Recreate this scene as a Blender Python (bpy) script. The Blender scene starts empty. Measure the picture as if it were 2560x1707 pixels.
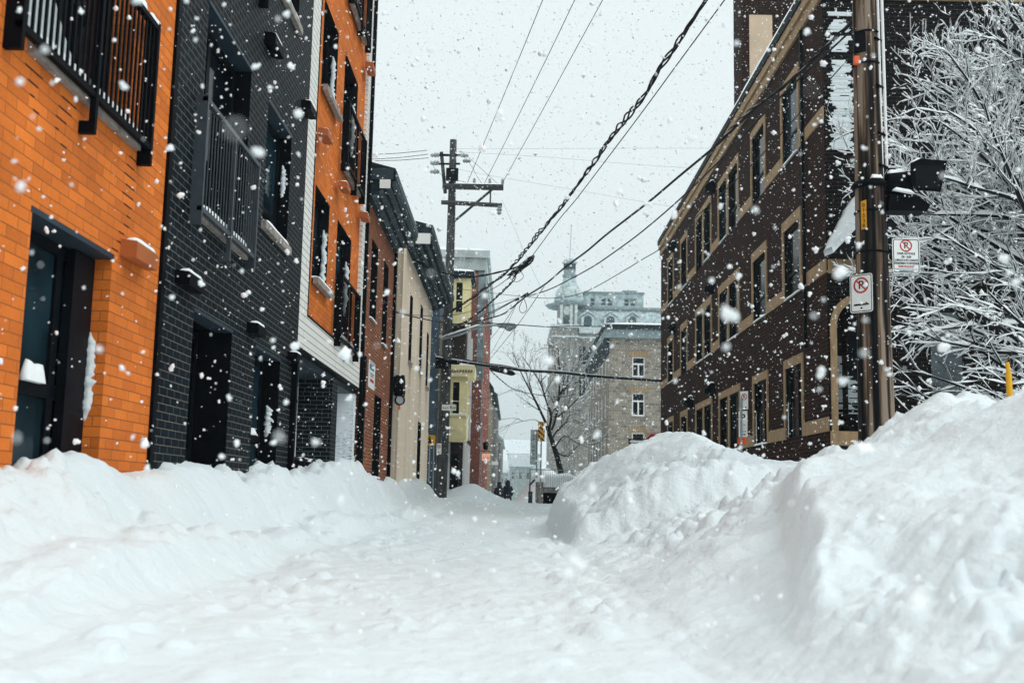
import bpy, bmesh, math, random
import numpy as np
from mathutils import Matrix, Vector

# ------------------------------------------------------------------ camera, light, exposure
W, H, F = 2560.0, 1707.0, 2764.0           # photograph size and focal length in its pixels
EYE = np.array([0.0, 0.0, 0.6])
_n = lambda v: v / np.linalg.norm(v)
_p = 1236.0 - H / 2                         # the street's vanishing point sits at (1280, 1236)
EY = _n(np.array([0.0, -_p, -F]))
EZ = np.array([0.021, 1.0, -_p / F]); EZ = _n(EZ - EZ.dot(EY) * EY)
EX = np.cross(EY, EZ)

SC = bpy.context.scene
COL = SC.collection
cam = bpy.data.cameras.new('camera')
cam.sensor_width = 36.0
cam.lens = F / W * 36.0
cam.clip_start, cam.clip_end = 0.05, 2000.0
cam.dof.use_dof = True
cam.dof.focus_distance = 20.0
cam.dof.aperture_fstop = 2.8
cam_o = bpy.data.objects.new('camera', cam)
COL.objects.link(cam_o)
cam_o.matrix_world = Matrix(((EX[0], EX[1], EX[2], EYE[0]), (EY[0], EY[1], EY[2], EYE[1]),
                             (EZ[0], EZ[1], EZ[2], EYE[2]), (0, 0, 0, 1)))
SC.camera = cam_o

SUN_EL, SUN_ROT = math.radians(46), math.radians(118)
world = bpy.data.worlds.new('World'); SC.world = world; world.use_nodes = True
wn, wl = world.node_tree.nodes, world.node_tree.links
wn.clear()
w_out = wn.new('ShaderNodeOutputWorld'); w_bg = wn.new('ShaderNodeBackground')
w_bg.inputs['Strength'].default_value = 0.1
w_sky = wn.new('ShaderNodeTexSky'); w_sky.sky_type = 'NISHITA'; w_sky.sun_disc = False
w_sky.sun_elevation = SUN_EL; w_sky.sun_rotation = SUN_ROT
w_tc = wn.new('ShaderNodeTexCoord'); w_sep = wn.new('ShaderNodeSeparateXYZ')
w_ramp = wn.new('ShaderNodeValToRGB')       # overcast: the zenith is about three times the horizon
w_ramp.color_ramp.elements[0].position = 0.0; w_ramp.color_ramp.elements[0].color = (0.340, 0.368, 0.371, 1)
w_ramp.color_ramp.elements[1].position = 1.0; w_ramp.color_ramp.elements[1].color = (0.50, 0.545, 0.555, 1)
e = w_ramp.color_ramp.elements.new(0.42); e.color = (0.358, 0.383, 0.385, 1)
w_mul = wn.new('ShaderNodeMixRGB'); w_mul.blend_type = 'MULTIPLY'; w_mul.inputs[0].default_value = 1
w_mul.inputs[2].default_value = (23.4, 23.8, 23.9, 1)
w_mix = wn.new('ShaderNodeMixRGB'); w_mix.inputs[0].default_value = 0.95
wl.new(w_tc.outputs['Generated'], w_sep.inputs[0]); wl.new(w_sep.outputs['Z'], w_ramp.inputs[0])
wl.new(w_ramp.outputs[0], w_mul.inputs[1]); wl.new(w_sky.outputs[0], w_mix.inputs[1])
wl.new(w_mul.outputs[0], w_mix.inputs[2]); wl.new(w_mix.outputs[0], w_bg.inputs[0])
wl.new(w_bg.outputs[0], w_out.inputs[0])
sun = bpy.data.lights.new('sun', 'SUN'); sun.energy = 1.0; sun.angle = math.radians(30); sun.color = (1, 0.985, 0.96)
sun_o = bpy.data.objects.new('sun', sun); COL.objects.link(sun_o)
sd = Vector((math.sin(SUN_ROT) * math.cos(SUN_EL), math.cos(SUN_ROT) * math.cos(SUN_EL), math.sin(SUN_EL)))
sun_o.rotation_euler = sd.to_track_quat('Z', 'Y').to_euler()
sun_o.location = (0, -5, 40)
SC.view_settings.view_transform = 'Standard'; SC.view_settings.look = 'None'
SC.view_settings.exposure = 0.14; SC.view_settings.gamma = 1.0
SC.cycles.volume_step_rate = 4.0
SC.cycles.max_bounces = 8

rng = np.random.default_rng(7)
random.seed(7)

# ------------------------------------------------------------------ survey helpers
def ray(px, py):
    v = np.array([px - W / 2, H / 2 - py, -F]); return np.array([v @ EX, v @ EY, v @ EZ])
def at(px, py, Y):                          # the point seen at a pixel, Y metres down the street
    r = ray(px, py); return EYE + r * (Y / r[1])

class Fr:                                   # a flat frame: u along, v up, d out of the wall
    def __init__(s, o, u, v, n):
        s.o, s.u, s.v, s.n = (np.array(a, float) for a in (o, u, v, n))
    def P(s, u, v, d=0.0):
        return s.o + s.u * u + s.v * v + s.n * d
def left(x): return Fr((x, 0, 0), (0, 1, 0), (0, 0, 1), (1, 0, 0))
def right(x): return Fr((x, 0, 0), (0, 1, 0), (0, 0, 1), (-1, 0, 0))
def front(y): return Fr((0, y, 0), (1, 0, 0), (0, 0, 1), (0, -1, 0))
def turned(o, ang):                         # upright frame facing the camera side, turned about z
    c, s = math.cos(ang), math.sin(ang); return Fr(o, (c, s, 0), (0, 0, 1), (s, -c, 0))
WORLD = Fr((0, 0, 0), (1, 0, 0), (0, 1, 0), (0, 0, 1))

# ------------------------------------------------------------------ materials
MATS = {}
def nodes_of(name):
    m = bpy.data.materials.new(name); m.use_nodes = True
    nt = m.node_tree; b = nt.nodes['Principled BSDF']
    return m, nt, b
def mat(name, col, rough=0.7, metal=0.0, var=0.15, scale=6.0, bump=0.0, spec=0.3, emit=0.0, stretch=(1, 1, 1)):
    if name in MATS: return MATS[name]
    m, nt, b = nodes_of(name)
    b.inputs['Roughness'].default_value = rough; b.inputs['Metallic'].default_value = metal
    b.inputs['Specular IOR Level'].default_value = spec
    tc = nt.nodes.new('ShaderNodeTexCoord'); mp = nt.nodes.new('ShaderNodeMapping')
    mp.inputs['Scale'].default_value = stretch
    nz = nt.nodes.new('ShaderNodeTexNoise'); nz.inputs['Scale'].default_value = scale; nz.inputs['Detail'].default_value = 5
    nt.links.new(tc.outputs['Object'], mp.inputs[0]); nt.links.new(mp.outputs[0], nz.inputs['Vector'])
    r = nt.nodes.new('ShaderNodeValToRGB')
    c = np.array(col)
    r.color_ramp.elements[0].position = 0.3; r.color_ramp.elements[1].position = 0.7
    r.color_ramp.elements[0].color = (*np.clip(c * (1 - var), 0, 1), 1)
    r.color_ramp.elements[1].color = (*np.clip(c * (1 + var), 0, 1), 1)
    nt.links.new(nz.outputs[0], r.inputs[0]); nt.links.new(r.outputs[0], b.inputs['Base Color'])
    if bump:
        bp = nt.nodes.new('ShaderNodeBump'); bp.inputs['Strength'].default_value = 1; bp.inputs['Distance'].default_value = bump
        nt.links.new(nz.outputs[0], bp.inputs['Height']); nt.links.new(bp.outputs[0], b.inputs['Normal'])
    if emit:
        nt.links.new(r.outputs[0], b.inputs['Emission Color']); b.inputs['Emission Strength'].default_value = emit
    MATS[name] = m
    return m
def brick(name, c1, c2, mortar, bw=0.2, bh=0.07, ms=0.008, rough=0.8, offset=0.5, soot=0.25, snow=0.0, bump=0.004, spec=0.2):
    if name in MATS: return MATS[name]
    m, nt, b = nodes_of(name); N, L = nt.nodes.new, nt.links.new
    b.inputs['Roughness'].default_value = rough; b.inputs['Specular IOR Level'].default_value = spec
    uv = N('ShaderNodeUVMap'); uv.uv_map = 'metric'
    br = N('ShaderNodeTexBrick'); br.offset = offset; br.inputs['Scale'].default_value = 1
    br.inputs['Brick Width'].default_value = bw; br.inputs['Row Height'].default_value = bh
    br.inputs['Mortar Size'].default_value = ms; br.inputs['Mortar Smooth'].default_value = 0.15
    br.inputs['Color1'].default_value = (*c1, 1); br.inputs['Color2'].default_value = (*c2, 1); br.inputs['Mortar'].default_value = (*mortar, 1)
    L(uv.outputs[0], br.inputs['Vector'])
    nz = N('ShaderNodeTexNoise'); nz.inputs['Scale'].default_value = 1.1; nz.inputs['Detail'].default_value = 8
    nz.inputs['Roughness'].default_value = 0.65
    L(uv.outputs[0], nz.inputs['Vector'])
    rp = N('ShaderNodeMapRange'); rp.inputs[1].default_value = 0.3; rp.inputs[2].default_value = 0.75
    rp.inputs[3].default_value = 1 + soot * 0.4; rp.inputs[4].default_value = 1 - soot
    L(nz.outputs[0], rp.inputs[0])
    mx = N('ShaderNodeMixRGB'); mx.blend_type = 'MULTIPLY'; mx.inputs[0].default_value = 1
    L(br.outputs[0], mx.inputs[1]); L(rp.outputs[0], mx.inputs[2])
    out = mx.outputs[0]
    fine = N('ShaderNodeTexNoise'); fine.inputs['Scale'].default_value = 45; fine.inputs['Detail'].default_value = 3
    L(uv.outputs[0], fine.inputs['Vector'])
    m2 = N('ShaderNodeMixRGB'); m2.blend_type = 'OVERLAY'; m2.inputs[0].default_value = 0.25
    L(out, m2.inputs[1]); L(fine.outputs[0], m2.inputs[2]); out = m2.outputs[0]
    if snow:                                # driven snow stuck in the joints and rough faces of the wall
        n3 = N('ShaderNodeTexNoise'); n3.inputs['Scale'].default_value = 0.8; n3.inputs['Detail'].default_value = 3
        mp = N('ShaderNodeMapping'); mp.inputs['Scale'].default_value = (1.2, 0.55, 1)
        L(uv.outputs[0], mp.inputs[0]); L(mp.outputs[0], n3.inputs['Vector'])
        n4 = N('ShaderNodeTexNoise'); n4.inputs['Scale'].default_value = 30; n4.inputs['Detail'].default_value = 4
        mp4 = N('ShaderNodeMapping'); mp4.inputs['Scale'].default_value = (0.35, 1.6, 1)
        L(uv.outputs[0], mp4.inputs[0]); L(mp4.outputs[0], n4.inputs['Vector'])
        ad = N('ShaderNodeMath'); ad.operation = 'MULTIPLY_ADD'; ad.inputs[1].default_value = 0.45
        L(n4.outputs[0], ad.inputs[0]); L(n3.outputs[0], ad.inputs[2])
        th = N('ShaderNodeMapRange'); th.inputs[1].default_value = 0.90 - snow; th.inputs[2].default_value = 1.02 - snow
        L(ad.outputs[0], th.inputs[0])
        m3 = N('ShaderNodeMixRGB'); m3.inputs[2].default_value = (0.8, 0.85, 0.88, 1)
        L(th.outputs[0], m3.inputs[0]); L(out, m3.inputs[1]); out = m3.outputs[0]
    L(out, b.inputs['Base Color'])
    bp = N('ShaderNodeBump'); bp.inputs['Strength'].default_value = 1; bp.inputs['Distance'].default_value = bump; bp.invert = True
    L(br.outputs['Fac'], bp.inputs['Height']); L(bp.outputs[0], b.inputs['Normal'])
    MATS[name] = m
    return m
def glass_mat(name, col, rough=0.06):
    if name in MATS: return MATS[name]
    m, nt, b = nodes_of(name); N, L = nt.nodes.new, nt.links.new
    tc = N('ShaderNodeTexCoord'); nz = N('ShaderNodeTexNoise'); nz.inputs['Scale'].default_value = 1.3; nz.inputs['Detail'].default_value = 2
    L(tc.outputs['Object'], nz.inputs['Vector'])
    r = N('ShaderNodeValToRGB'); r.color_ramp.elements[0].position = 0.4; r.color_ramp.elements[1].position = 0.65
    r.color_ramp.elements[0].color = (*[c * 0.4 for c in col], 1); r.color_ramp.elements[1].color = (*col, 1)
    L(nz.outputs[0], r.inputs[0]); L(r.outputs[0], b.inputs['Base Color'])
    b.inputs['Roughness'].default_value = rough; b.inputs['Specular IOR Level'].default_value = 0.07
    bp = N('ShaderNodeBump'); bp.inputs['Distance'].default_value = 0.003; L(nz.outputs[0], bp.inputs['Height']); L(bp.outputs[0], b.inputs['Normal'])
    MATS[name] = m
    return m
def snow_material():
    m, nt, b = nodes_of('snow'); N, L = nt.nodes.new, nt.links.new
    b.inputs['Roughness'].default_value = 0.9; b.inputs['Specular IOR Level'].default_value = 0.15
    tc = N('ShaderNodeTexCoord')
    big = N('ShaderNodeTexNoise'); big.inputs['Scale'].default_value = 1.6; big.inputs['Detail'].default_value = 6
    dirt = N('ShaderNodeTexNoise'); dirt.inputs['Scale'].default_value = 3.3; dirt.inputs['Detail'].default_value = 9; dirt.inputs['Roughness'].default_value = 0.75
    for n in (big, dirt): L(tc.outputs['Object'], n.inputs['Vector'])
    r = N('ShaderNodeValToRGB'); r.color_ramp.elements[0].position = 0.70; r.color_ramp.elements[1].position = 0.84
    r.color_ramp.elements[0].color = (0, 0, 0, 1); r.color_ramp.elements[1].color = (0.7, 0.7, 0.7, 1)
    L(dirt.outputs[0], r.inputs[0])
    mx = N('ShaderNodeMixRGB'); mx.inputs[1].default_value = (0.725, 0.78, 0.797, 1); mx.inputs[2].default_value = (0.50, 0.49, 0.47, 1)
    L(r.outputs[0], mx.inputs[0]); L(mx.outputs[0], b.inputs['Base Color'])
    b1 = N('ShaderNodeTexNoise'); b1.inputs['Scale'].default_value = 22; b1.inputs['Detail'].default_value = 5; b1.inputs['Roughness'].default_value = 0.6
    b2 = N('ShaderNodeTexNoise'); b2.inputs['Scale'].default_value = 6; b2.inputs['Detail'].default_value = 4
    for n in (b1, b2): L(tc.outputs['Object'], n.inputs['Vector'])
    p1 = N('ShaderNodeBump'); p1.inputs['Distance'].default_value = 0.016; p1.inputs['Strength'].default_value = 0.9
    p2 = N('ShaderNodeBump'); p2.inputs['Distance'].default_value = 0.035; p2.inputs['Strength'].default_value = 0.8
    L(b1.outputs[0], p1.inputs['Height']); L(b2.outputs[0], p2.inputs['Height'])
    L(p1.outputs[0], p2.inputs['Normal']); L(p2.outputs[0], b.inputs['Normal'])
    MATS['snow'] = m
    return m
SNOW = snow_material()
FLAKE = mat('flake', (0.93, 0.95, 0.96), 0.9, var=0.02, spec=0.0)
FRESH = mat('fresh_snow', (0.90, 0.925, 0.93), 0.9, var=0.03, spec=0.05)
ORANGE = brick('orange_brick', (0.80, 0.205, 0.028), (0.60, 0.145, 0.020), (0.36, 0.11, 0.03), 0.29, 0.080, 0.0040, soot=0.28)
BLACKB = brick('black_brick', (0.0022, 0.0075, 0.013), (0.0045, 0.0125, 0.020), (0.17, 0.15, 0.125), 0.21, 0.0725, 0.0042, soot=0.35, rough=0.6, spec=0.06)
BLACKS = brick('black_brick_snowed', (0.004, 0.009, 0.014), (0.008, 0.015, 0.021), (0.10, 0.10, 0.10), 0.21, 0.0725, 0.0065, soot=0.3, snow=0.30)
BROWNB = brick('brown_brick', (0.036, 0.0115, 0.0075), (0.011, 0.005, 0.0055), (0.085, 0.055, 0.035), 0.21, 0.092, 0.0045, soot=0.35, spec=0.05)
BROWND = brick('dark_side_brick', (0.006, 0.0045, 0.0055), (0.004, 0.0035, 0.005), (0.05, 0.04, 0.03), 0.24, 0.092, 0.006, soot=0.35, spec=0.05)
REDB = brick('red_brown_brick', (0.27, 0.075, 0.03), (0.15, 0.038, 0.018), (0.36, 0.19, 0.10), 0.21, 0.074, 0.009, soot=0.3)
TALLB = brick('tall_red_brick', (0.30, 0.085, 0.055), (0.21, 0.06, 0.045), (0.32, 0.2, 0.16), 0.21, 0.074, 0.009)
STONE = brick('grey_stone', (0.37, 0.325, 0.26), (0.20, 0.175, 0.145), (0.42, 0.38, 0.32), 0.5, 0.26, 0.02, soot=0.3, bump=0.02)
STONE2 = brick('hall_stone', (0.31, 0.29, 0.25), (0.19, 0.185, 0.17), (0.36, 0.35, 0.325), 0.9, 0.45, 0.03, soot=0.3, bump=0.02)
TANST = brick('tan_stone', (0.26, 0.22, 0.155), (0.20, 0.17, 0.125), (0.3, 0.27, 0.2), 0.45, 0.22, 0.015)
GREYST = brick('grey_far_stone', (0.20, 0.20, 0.19), (0.15, 0.155, 0.15), (0.25, 0.25, 0.24), 0.45, 0.22, 0.015)
SIDING = brick('white_siding', (0.78, 0.76, 0.71), (0.75, 0.74, 0.70), (0.22, 0.21, 0.20), 6.0, 0.105, 0.006, soot=0.06, bump=0.008)
SAND = mat('sand_stone', (0.33, 0.22, 0.12), 0.8, var=0.25, scale=9, stretch=(1, 1, 0.3))
SANDL = mat('pale_sand_panel', (0.66, 0.50, 0.36), 0.8, var=0.07, scale=2)
BEIGE = mat('beige_render', (0.90, 0.75, 0.58), 0.85, var=0.12, scale=0.9, stretch=(1, 1, 0.16))
GREIGE = mat('grey_render', (0.46, 0.38, 0.29), 0.85, var=0.25, scale=1.2, stretch=(1, 1, 0.3))
CONC = mat('concrete', (0.28, 0.25, 0.22), 0.85, var=0.35, scale=9, bump=0.003)
METAL = mat('black_metal', (0.0025, 0.0032, 0.005), 0.55, var=0.3, spec=0.05)
FRAME = mat('black_frame', (0.0025, 0.004, 0.007), 0.55, var=0.3, spec=0.1)
RAILM = mat('skylit_rail_metal', (0.045, 0.055, 0.065), 0.4, var=0.3, spec=0.3)  # black bars made paler: the sky light they catch is in the base colour
BLUEM = mat('blue_grey_metal', (0.022, 0.040, 0.056), 0.5, var=0.2, scale=3)
ORANGEM = mat('orange_brown_metal', (0.40, 0.11, 0.028), 0.55, var=0.15, scale=4)
PANE = glass_mat('dark_glass', (0.003, 0.006, 0.010))
PANEB = glass_mat('teal_glass', (0.014, 0.036, 0.048))
ROOFD = mat('dark_tin_roof', (0.018, 0.031, 0.039), 0.75, var=0.7, scale=5, stretch=(1, 4, 1), spec=0.08)
def pole_wood():
    m, nt, b = nodes_of('pole_wood'); N, L = nt.nodes.new, nt.links.new
    tc = N('ShaderNodeTexCoord'); outs = []
    for sc_, st, dt in ((6.0, (3, 3, 0.10), 6), (2.2, (2.2, 2.2, 0.16), 3)):
        mp = N('ShaderNodeMapping'); mp.inputs['Scale'].default_value = st; n = N('ShaderNodeTexNoise'); n.inputs['Scale'].default_value = sc_; n.inputs['Detail'].default_value = dt
        L(tc.outputs['Object'], mp.inputs[0]); L(mp.outputs[0], n.inputs['Vector']); outs.append(n.outputs[0])
    ad = N('ShaderNodeMath'); ad.operation = 'MULTIPLY_ADD'; ad.inputs[1].default_value = 0.8; L(outs[1], ad.inputs[0]); L(outs[0], ad.inputs[2])
    r = N('ShaderNodeValToRGB'); L(ad.outputs[0], r.inputs[0]); e = r.color_ramp.elements
    e[0].position = 0.74; e[0].color = (0.005, 0.006, 0.008, 1); e[1].position = 1.08; e[1].color = (0.26, 0.20, 0.155, 1)
    q = e.new(0.86); q.color = (0.035, 0.027, 0.023, 1); q = e.new(0.95); q.color = (0.13, 0.085, 0.055, 1)
    L(r.outputs[0], b.inputs['Base Color']); b.inputs['Roughness'].default_value = 0.9; b.inputs['Specular IOR Level'].default_value = 0.1
    bp = N('ShaderNodeBump'); bp.inputs['Distance'].default_value = 0.012; L(ad.outputs[0], bp.inputs['Height']); L(bp.outputs[0], b.inputs['Normal'])
    return m
WOODP = pole_wood()
WOODF = mat('far_pole_wood', (0.055, 0.058, 0.06), 0.85, var=0.7, scale=9, stretch=(2, 2, 0.3))
BARK = mat('bark', (0.006, 0.005, 0.006), 0.9, var=0.4, scale=20)
WHITEP = mat('white_paint', (0.80, 0.80, 0.78), 0.5, var=0.04)
SIGNW = mat('sign_white', (0.80, 0.81, 0.79), 0.45, var=0.05, scale=12)
SIGNB = mat('sign_black', (0.010, 0.010, 0.012), 0.5, var=0.1)
SIGNR = mat('sign_red', (0.44, 0.022, 0.016), 0.5, var=0.1)
SIGNO = mat('sign_orange', (0.85, 0.13, 0.03), 0.5, var=0.08)
SIGNY = mat('sign_yellow', (0.80, 0.40, 0.012), 0.5, var=0.06)
SIGNBL = mat('sign_blue', (0.03, 0.13, 0.25), 0.5, var=0.1)
TAGY = mat('tag_yellow', (0.66, 0.30, 0.015), 0.55, var=0.12, scale=20)
YELLOW = mat('oriel_yellow', (0.95, 0.82, 0.45), 0.6, var=0.06, scale=3)
DARKB = brick('dark_house_brick', (0.03, 0.02, 0.018), (0.02, 0.014, 0.013), (0.08, 0.06, 0.05), 0.21, 0.074, 0.008)
BLUEW = mat('blue_grey_wood', (0.045, 0.075, 0.105), 0.7, var=0.35, scale=3, stretch=(1, 1, 0.4))
SLATE = mat('hazed_slate', (0.40, 0.49, 0.50), 0.8, var=0.4, scale=1.2)  # slate paled so that the haze of distance is part of its colour
SLATED = mat('dark_far_slate', (0.04, 0.07, 0.085), 0.8, var=0.35, scale=1.2)
PALEC = mat('pale_cornice', (0.50, 0.56, 0.55), 0.8, var=0.2, scale=2)
GREYC = mat('grey_cornice', (0.22, 0.28, 0.295), 0.8, var=0.3, scale=2)
GALV = mat('galvanised_steel', (0.33, 0.36, 0.37), 0.45, metal=0.3, var=0.15, scale=8)
CABLE = mat('cable_black', (0.004, 0.005, 0.008), 0.6, var=0.2)
PANELG = mat('dull_grey_panel', (0.085, 0.10, 0.11), 0.8, var=0.4, scale=3, stretch=(1, 1, 4), spec=0.1)
DAMP = mat('damp_joint', (0.035, 0.012, 0.006), 0.6, var=0.3)
SOFFIT = mat('weathered_soffit', (0.075, 0.105, 0.12), 0.7, var=0.6, scale=6, stretch=(1, 2, 1), spec=0.1)
COAT = mat('dark_coat', (0.012, 0.016, 0.026), 0.9, var=0.3, scale=12)
SKIN = mat('skin', (0.45, 0.27, 0.19), 0.6, var=0.05)
GLOW = mat('lit_sign_orange', (0.95, 0.46, 0.32), 0.5, var=0.06, emit=0.35)

# ------------------------------------------------------------------ object helpers
def put_props(o, label=None, cat=None, group=None, kind=None):
    if label: o['label'] = label
    if cat: o['category'] = cat
    if group: o['group'] = group
    if kind: o['kind'] = kind
    return o
def thing(name, label, cat, loc, group=None):
    o = bpy.data.objects.new(name, None); o.empty_display_size = 0.2
    o.location = tuple(float(c) for c in loc); COL.objects.link(o)
    return put_props(o, label, cat, group)
def origin_of(o):
    v = np.zeros(3)
    while o is not None:
        v = v + np.array(o.location); o = o.parent
    return v

class MB:
    def __init__(s): s.v, s.f, s.m = [], [], []
    def add(s, pts, faces, mi=0):
        b = len(s.v); s.v.extend([tuple(p) for p in pts])
        s.f.extend([tuple(b + i for i in f) for f in faces]); s.m.extend([mi] * len(faces)); return s
    def quad(s, a, b, c, d, mi=0): return s.add([a, b, c, d], [(0, 1, 2, 3)], mi)
    def box(s, fr, u0, u1, v0, v1, d0, d1, mi=0):
        P = [fr.P(u, v, d) for d in (d0, d1) for v in (v0, v1) for u in (u0, u1)]
        return s.add(P, [(0, 2, 3, 1), (4, 5, 7, 6), (0, 1, 5, 4), (2, 6, 7, 3), (0, 4, 6, 2), (1, 3, 7, 5)], mi)
    def prism(s, fr, poly, d0, d1, mi=0):   # a polygon in (u, v) given depth
        n = len(poly)
        P = [fr.P(u, v, d0) for u, v in poly] + [fr.P(u, v, d1) for u, v in poly]
        return s.add(P, [tuple(range(n))[::-1], tuple(range(n, 2 * n))] + [(i, (i + 1) % n, n + (i + 1) % n, n + i) for i in range(n)], mi)
    def ring(s, fr, cu, cv, ri, ro, d0, d1, mi=0, n=36, sy=1.0):
        P = []
        for k in range(n):
            a = 2 * math.pi * k / n; c, q = math.cos(a), math.sin(a) * sy
            P += [fr.P(cu + ri * c, cv + ri * q, d1), fr.P(cu + ro * c, cv + ro * q, d1), fr.P(cu + ro * c, cv + ro * q, d0), fr.P(cu + ri * c, cv + ri * q, d0)]
        F_ = []
        for k in range(n):
            a, b = 4 * k, 4 * ((k + 1) % n)
            for j in range(4): F_.append((a + j, a + (j + 1) % 4, b + (j + 1) % 4, b + j))
        return s.add(P, F_, mi)
    def tube(s, pts, rad, n=8, mi=0, cap=True):
        pts = np.asarray(pts, float); m = len(pts)
        rad = np.full(m, rad) if np.isscalar(rad) else np.asarray(rad, float)
        t = np.gradient(pts, axis=0) if m > 2 else np.repeat((pts[1] - pts[0])[None], 2, 0)
        t /= np.linalg.norm(t, axis=1)[:, None] + 1e-12
        ref = np.array([0, 0, 1.0]) if abs(t[0][2]) < 0.9 else np.array([1.0, 0, 0])
        a = np.cross(t, ref); a /= np.linalg.norm(a, axis=1)[:, None] + 1e-12
        b = np.cross(t, a)
        ang = np.arange(n) * 2 * math.pi / n
        P = pts[:, None] + rad[:, None, None] * (np.cos(ang)[None, :, None] * a[:, None] + np.sin(ang)[None, :, None] * b[:, None])
        F_ = [(i * n + j, i * n + (j + 1) % n, (i + 1) * n + (j + 1) % n, (i + 1) * n + j) for i in range(m - 1) for j in range(n)]
        if cap: F_ += [tuple(range(n))[::-1], tuple(range((m - 1) * n, m * n))]
        return s.add(P.reshape(-1, 3), F_, mi)
    def lathe(s, c, prof, n=16, mi=0, axis=(0, 0, 1)):
        return s.tube([np.array(c) + np.array(axis) * h for h, r in prof], [max(r, 1e-4) for h, r in prof], n, mi)
    def wall(s, fr, u0, u1, v0, v1, holes=(), depth=0.15, mi=0, mr=None, d=0.0):
        mr = mi if mr is None else mr
        us = sorted({u0, u1, *[min(max(x, u0), u1) for h in holes for x in h[:2]]})
        vs = sorted({v0, v1, *[min(max(x, v0), v1) for h in holes for x in h[2:4]]})
        for a, b in zip(us, us[1:]):
            for c, e in zip(vs, vs[1:]):
                mu, mv = (a + b) / 2, (c + e) / 2
                if any(h[0] < mu < h[1] and h[2] < mv < h[3] for h in holes): continue
                s.quad(fr.P(a, c, d), fr.P(b, c, d), fr.P(b, e, d), fr.P(a, e, d), mi)
        for h in holes:
            a, b, c, e = h[:4]; dp = d - (h[4] if len(h) > 4 else depth)
            for (p, q) in (((a, c), (b, c)), ((b, c), (b, e)), ((b, e), (a, e)), ((a, e), (a, c))):
                s.quad(fr.P(*p, d), fr.P(*q, d), fr.P(*q, dp), fr.P(*p, dp), mr)
        return s
    def body(s, fr, u0, u1, v0, v1, deep, mi=0, mt=None, first=True):   # sides, top and back behind a facade
        mt = mi if mt is None else mt
        P = fr.P
        if first: s.quad(P(u0, v0, 0), P(u0, v1, 0), P(u0, v1, -deep), P(u0, v0, -deep), mi)
        s.quad(P(u1, v0, 0), P(u1, v1, 0), P(u1, v1, -deep), P(u1, v0, -deep), mi)
        s.quad(P(u0, v1, 0), P(u1, v1, 0), P(u1, v1, -deep), P(u0, v1, -deep), mt)
        s.quad(P(u0, v0, -deep), P(u1, v0, -deep), P(u1, v1, -deep), P(u0, v1, -deep), mi)
        return s
    def text(s, fr, txt, size, cu, cv, d, mi=0, sx=1.0, bold=0.0):
        cd = bpy.data.curves.new('lettering', 'FONT'); cd.body = txt; cd.size = size; cd.align_x = 'CENTER'; cd.align_y = 'CENTER'
        cd.extrude = 0.0008; cd.resolution_u = 3; cd.offset = bold
        o = bpy.data.objects.new('lettering', cd); COL.objects.link(o)
        dg = bpy.context.evaluated_depsgraph_get()
        me = bpy.data.meshes.new_from_object(o.evaluated_get(dg))
        s.add([fr.P(cu + v.co.x * sx, cv + v.co.y, d + v.co.z) for v in me.vertices], [tuple(p.vertices) for p in me.polygons], mi)
        bpy.data.objects.remove(o); bpy.data.curves.remove(cd); bpy.data.meshes.remove(me)
        return s
    def build(s, name, mats, parent=None, smooth=False, loc=None):
        return link_mesh(name, np.array(s.v, float).reshape(-1, 3), s.f, mats if isinstance(mats, (list, tuple)) else [mats], parent, smooth, s.m, loc)

def link_mesh(name, V, faces, mats, parent=None, smooth=False, mi=None, loc=None):
    me = bpy.data.meshes.new(name)
    o = bpy.data.objects.new(name, me)
    if parent is not None:
        off = origin_of(parent)
    else:
        off = np.array(loc if loc is not None else (V.mean(0) if len(V) else (0, 0, 0)), float)
        o.location = tuple(off)
    me.from_pydata((V - off).tolist(), [], faces)
    for m in mats: me.materials.append(m)
    if mi is not None and len(mats) > 1: me.polygons.foreach_set('material_index', np.asarray(mi, np.int32))
    if smooth: me.polygons.foreach_set('use_smooth', np.ones(len(me.polygons), bool))
    me.update()
    # metric box-projected coordinates for the masonry
    uvl = me.uv_layers.new(name='metric')
    nl = len(me.loops)
    if nl:
        li = np.empty(nl, np.int32); me.loops.foreach_get('vertex_index', li)
        nr = np.empty(len(me.polygons) * 3); me.polygons.foreach_get('normal', nr); nr = np.abs(nr.reshape(-1, 3))
        tot = np.empty(len(me.polygons), np.int32); me.polygons.foreach_get('loop_total', tot)
        ax = np.repeat(np.argmax(nr, 1), tot)
        p = V[li]
        uv = np.where((ax == 0)[:, None], p[:, [1, 2]], np.where((ax == 1)[:, None], p[:, [0, 2]], p[:, [0, 1]]))
        uvl.data.foreach_set('uv', (uv + 50.0).astype(np.float32).ravel())
    COL.objects.link(o)
    if parent is not None: o.parent = parent
    return o

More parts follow.
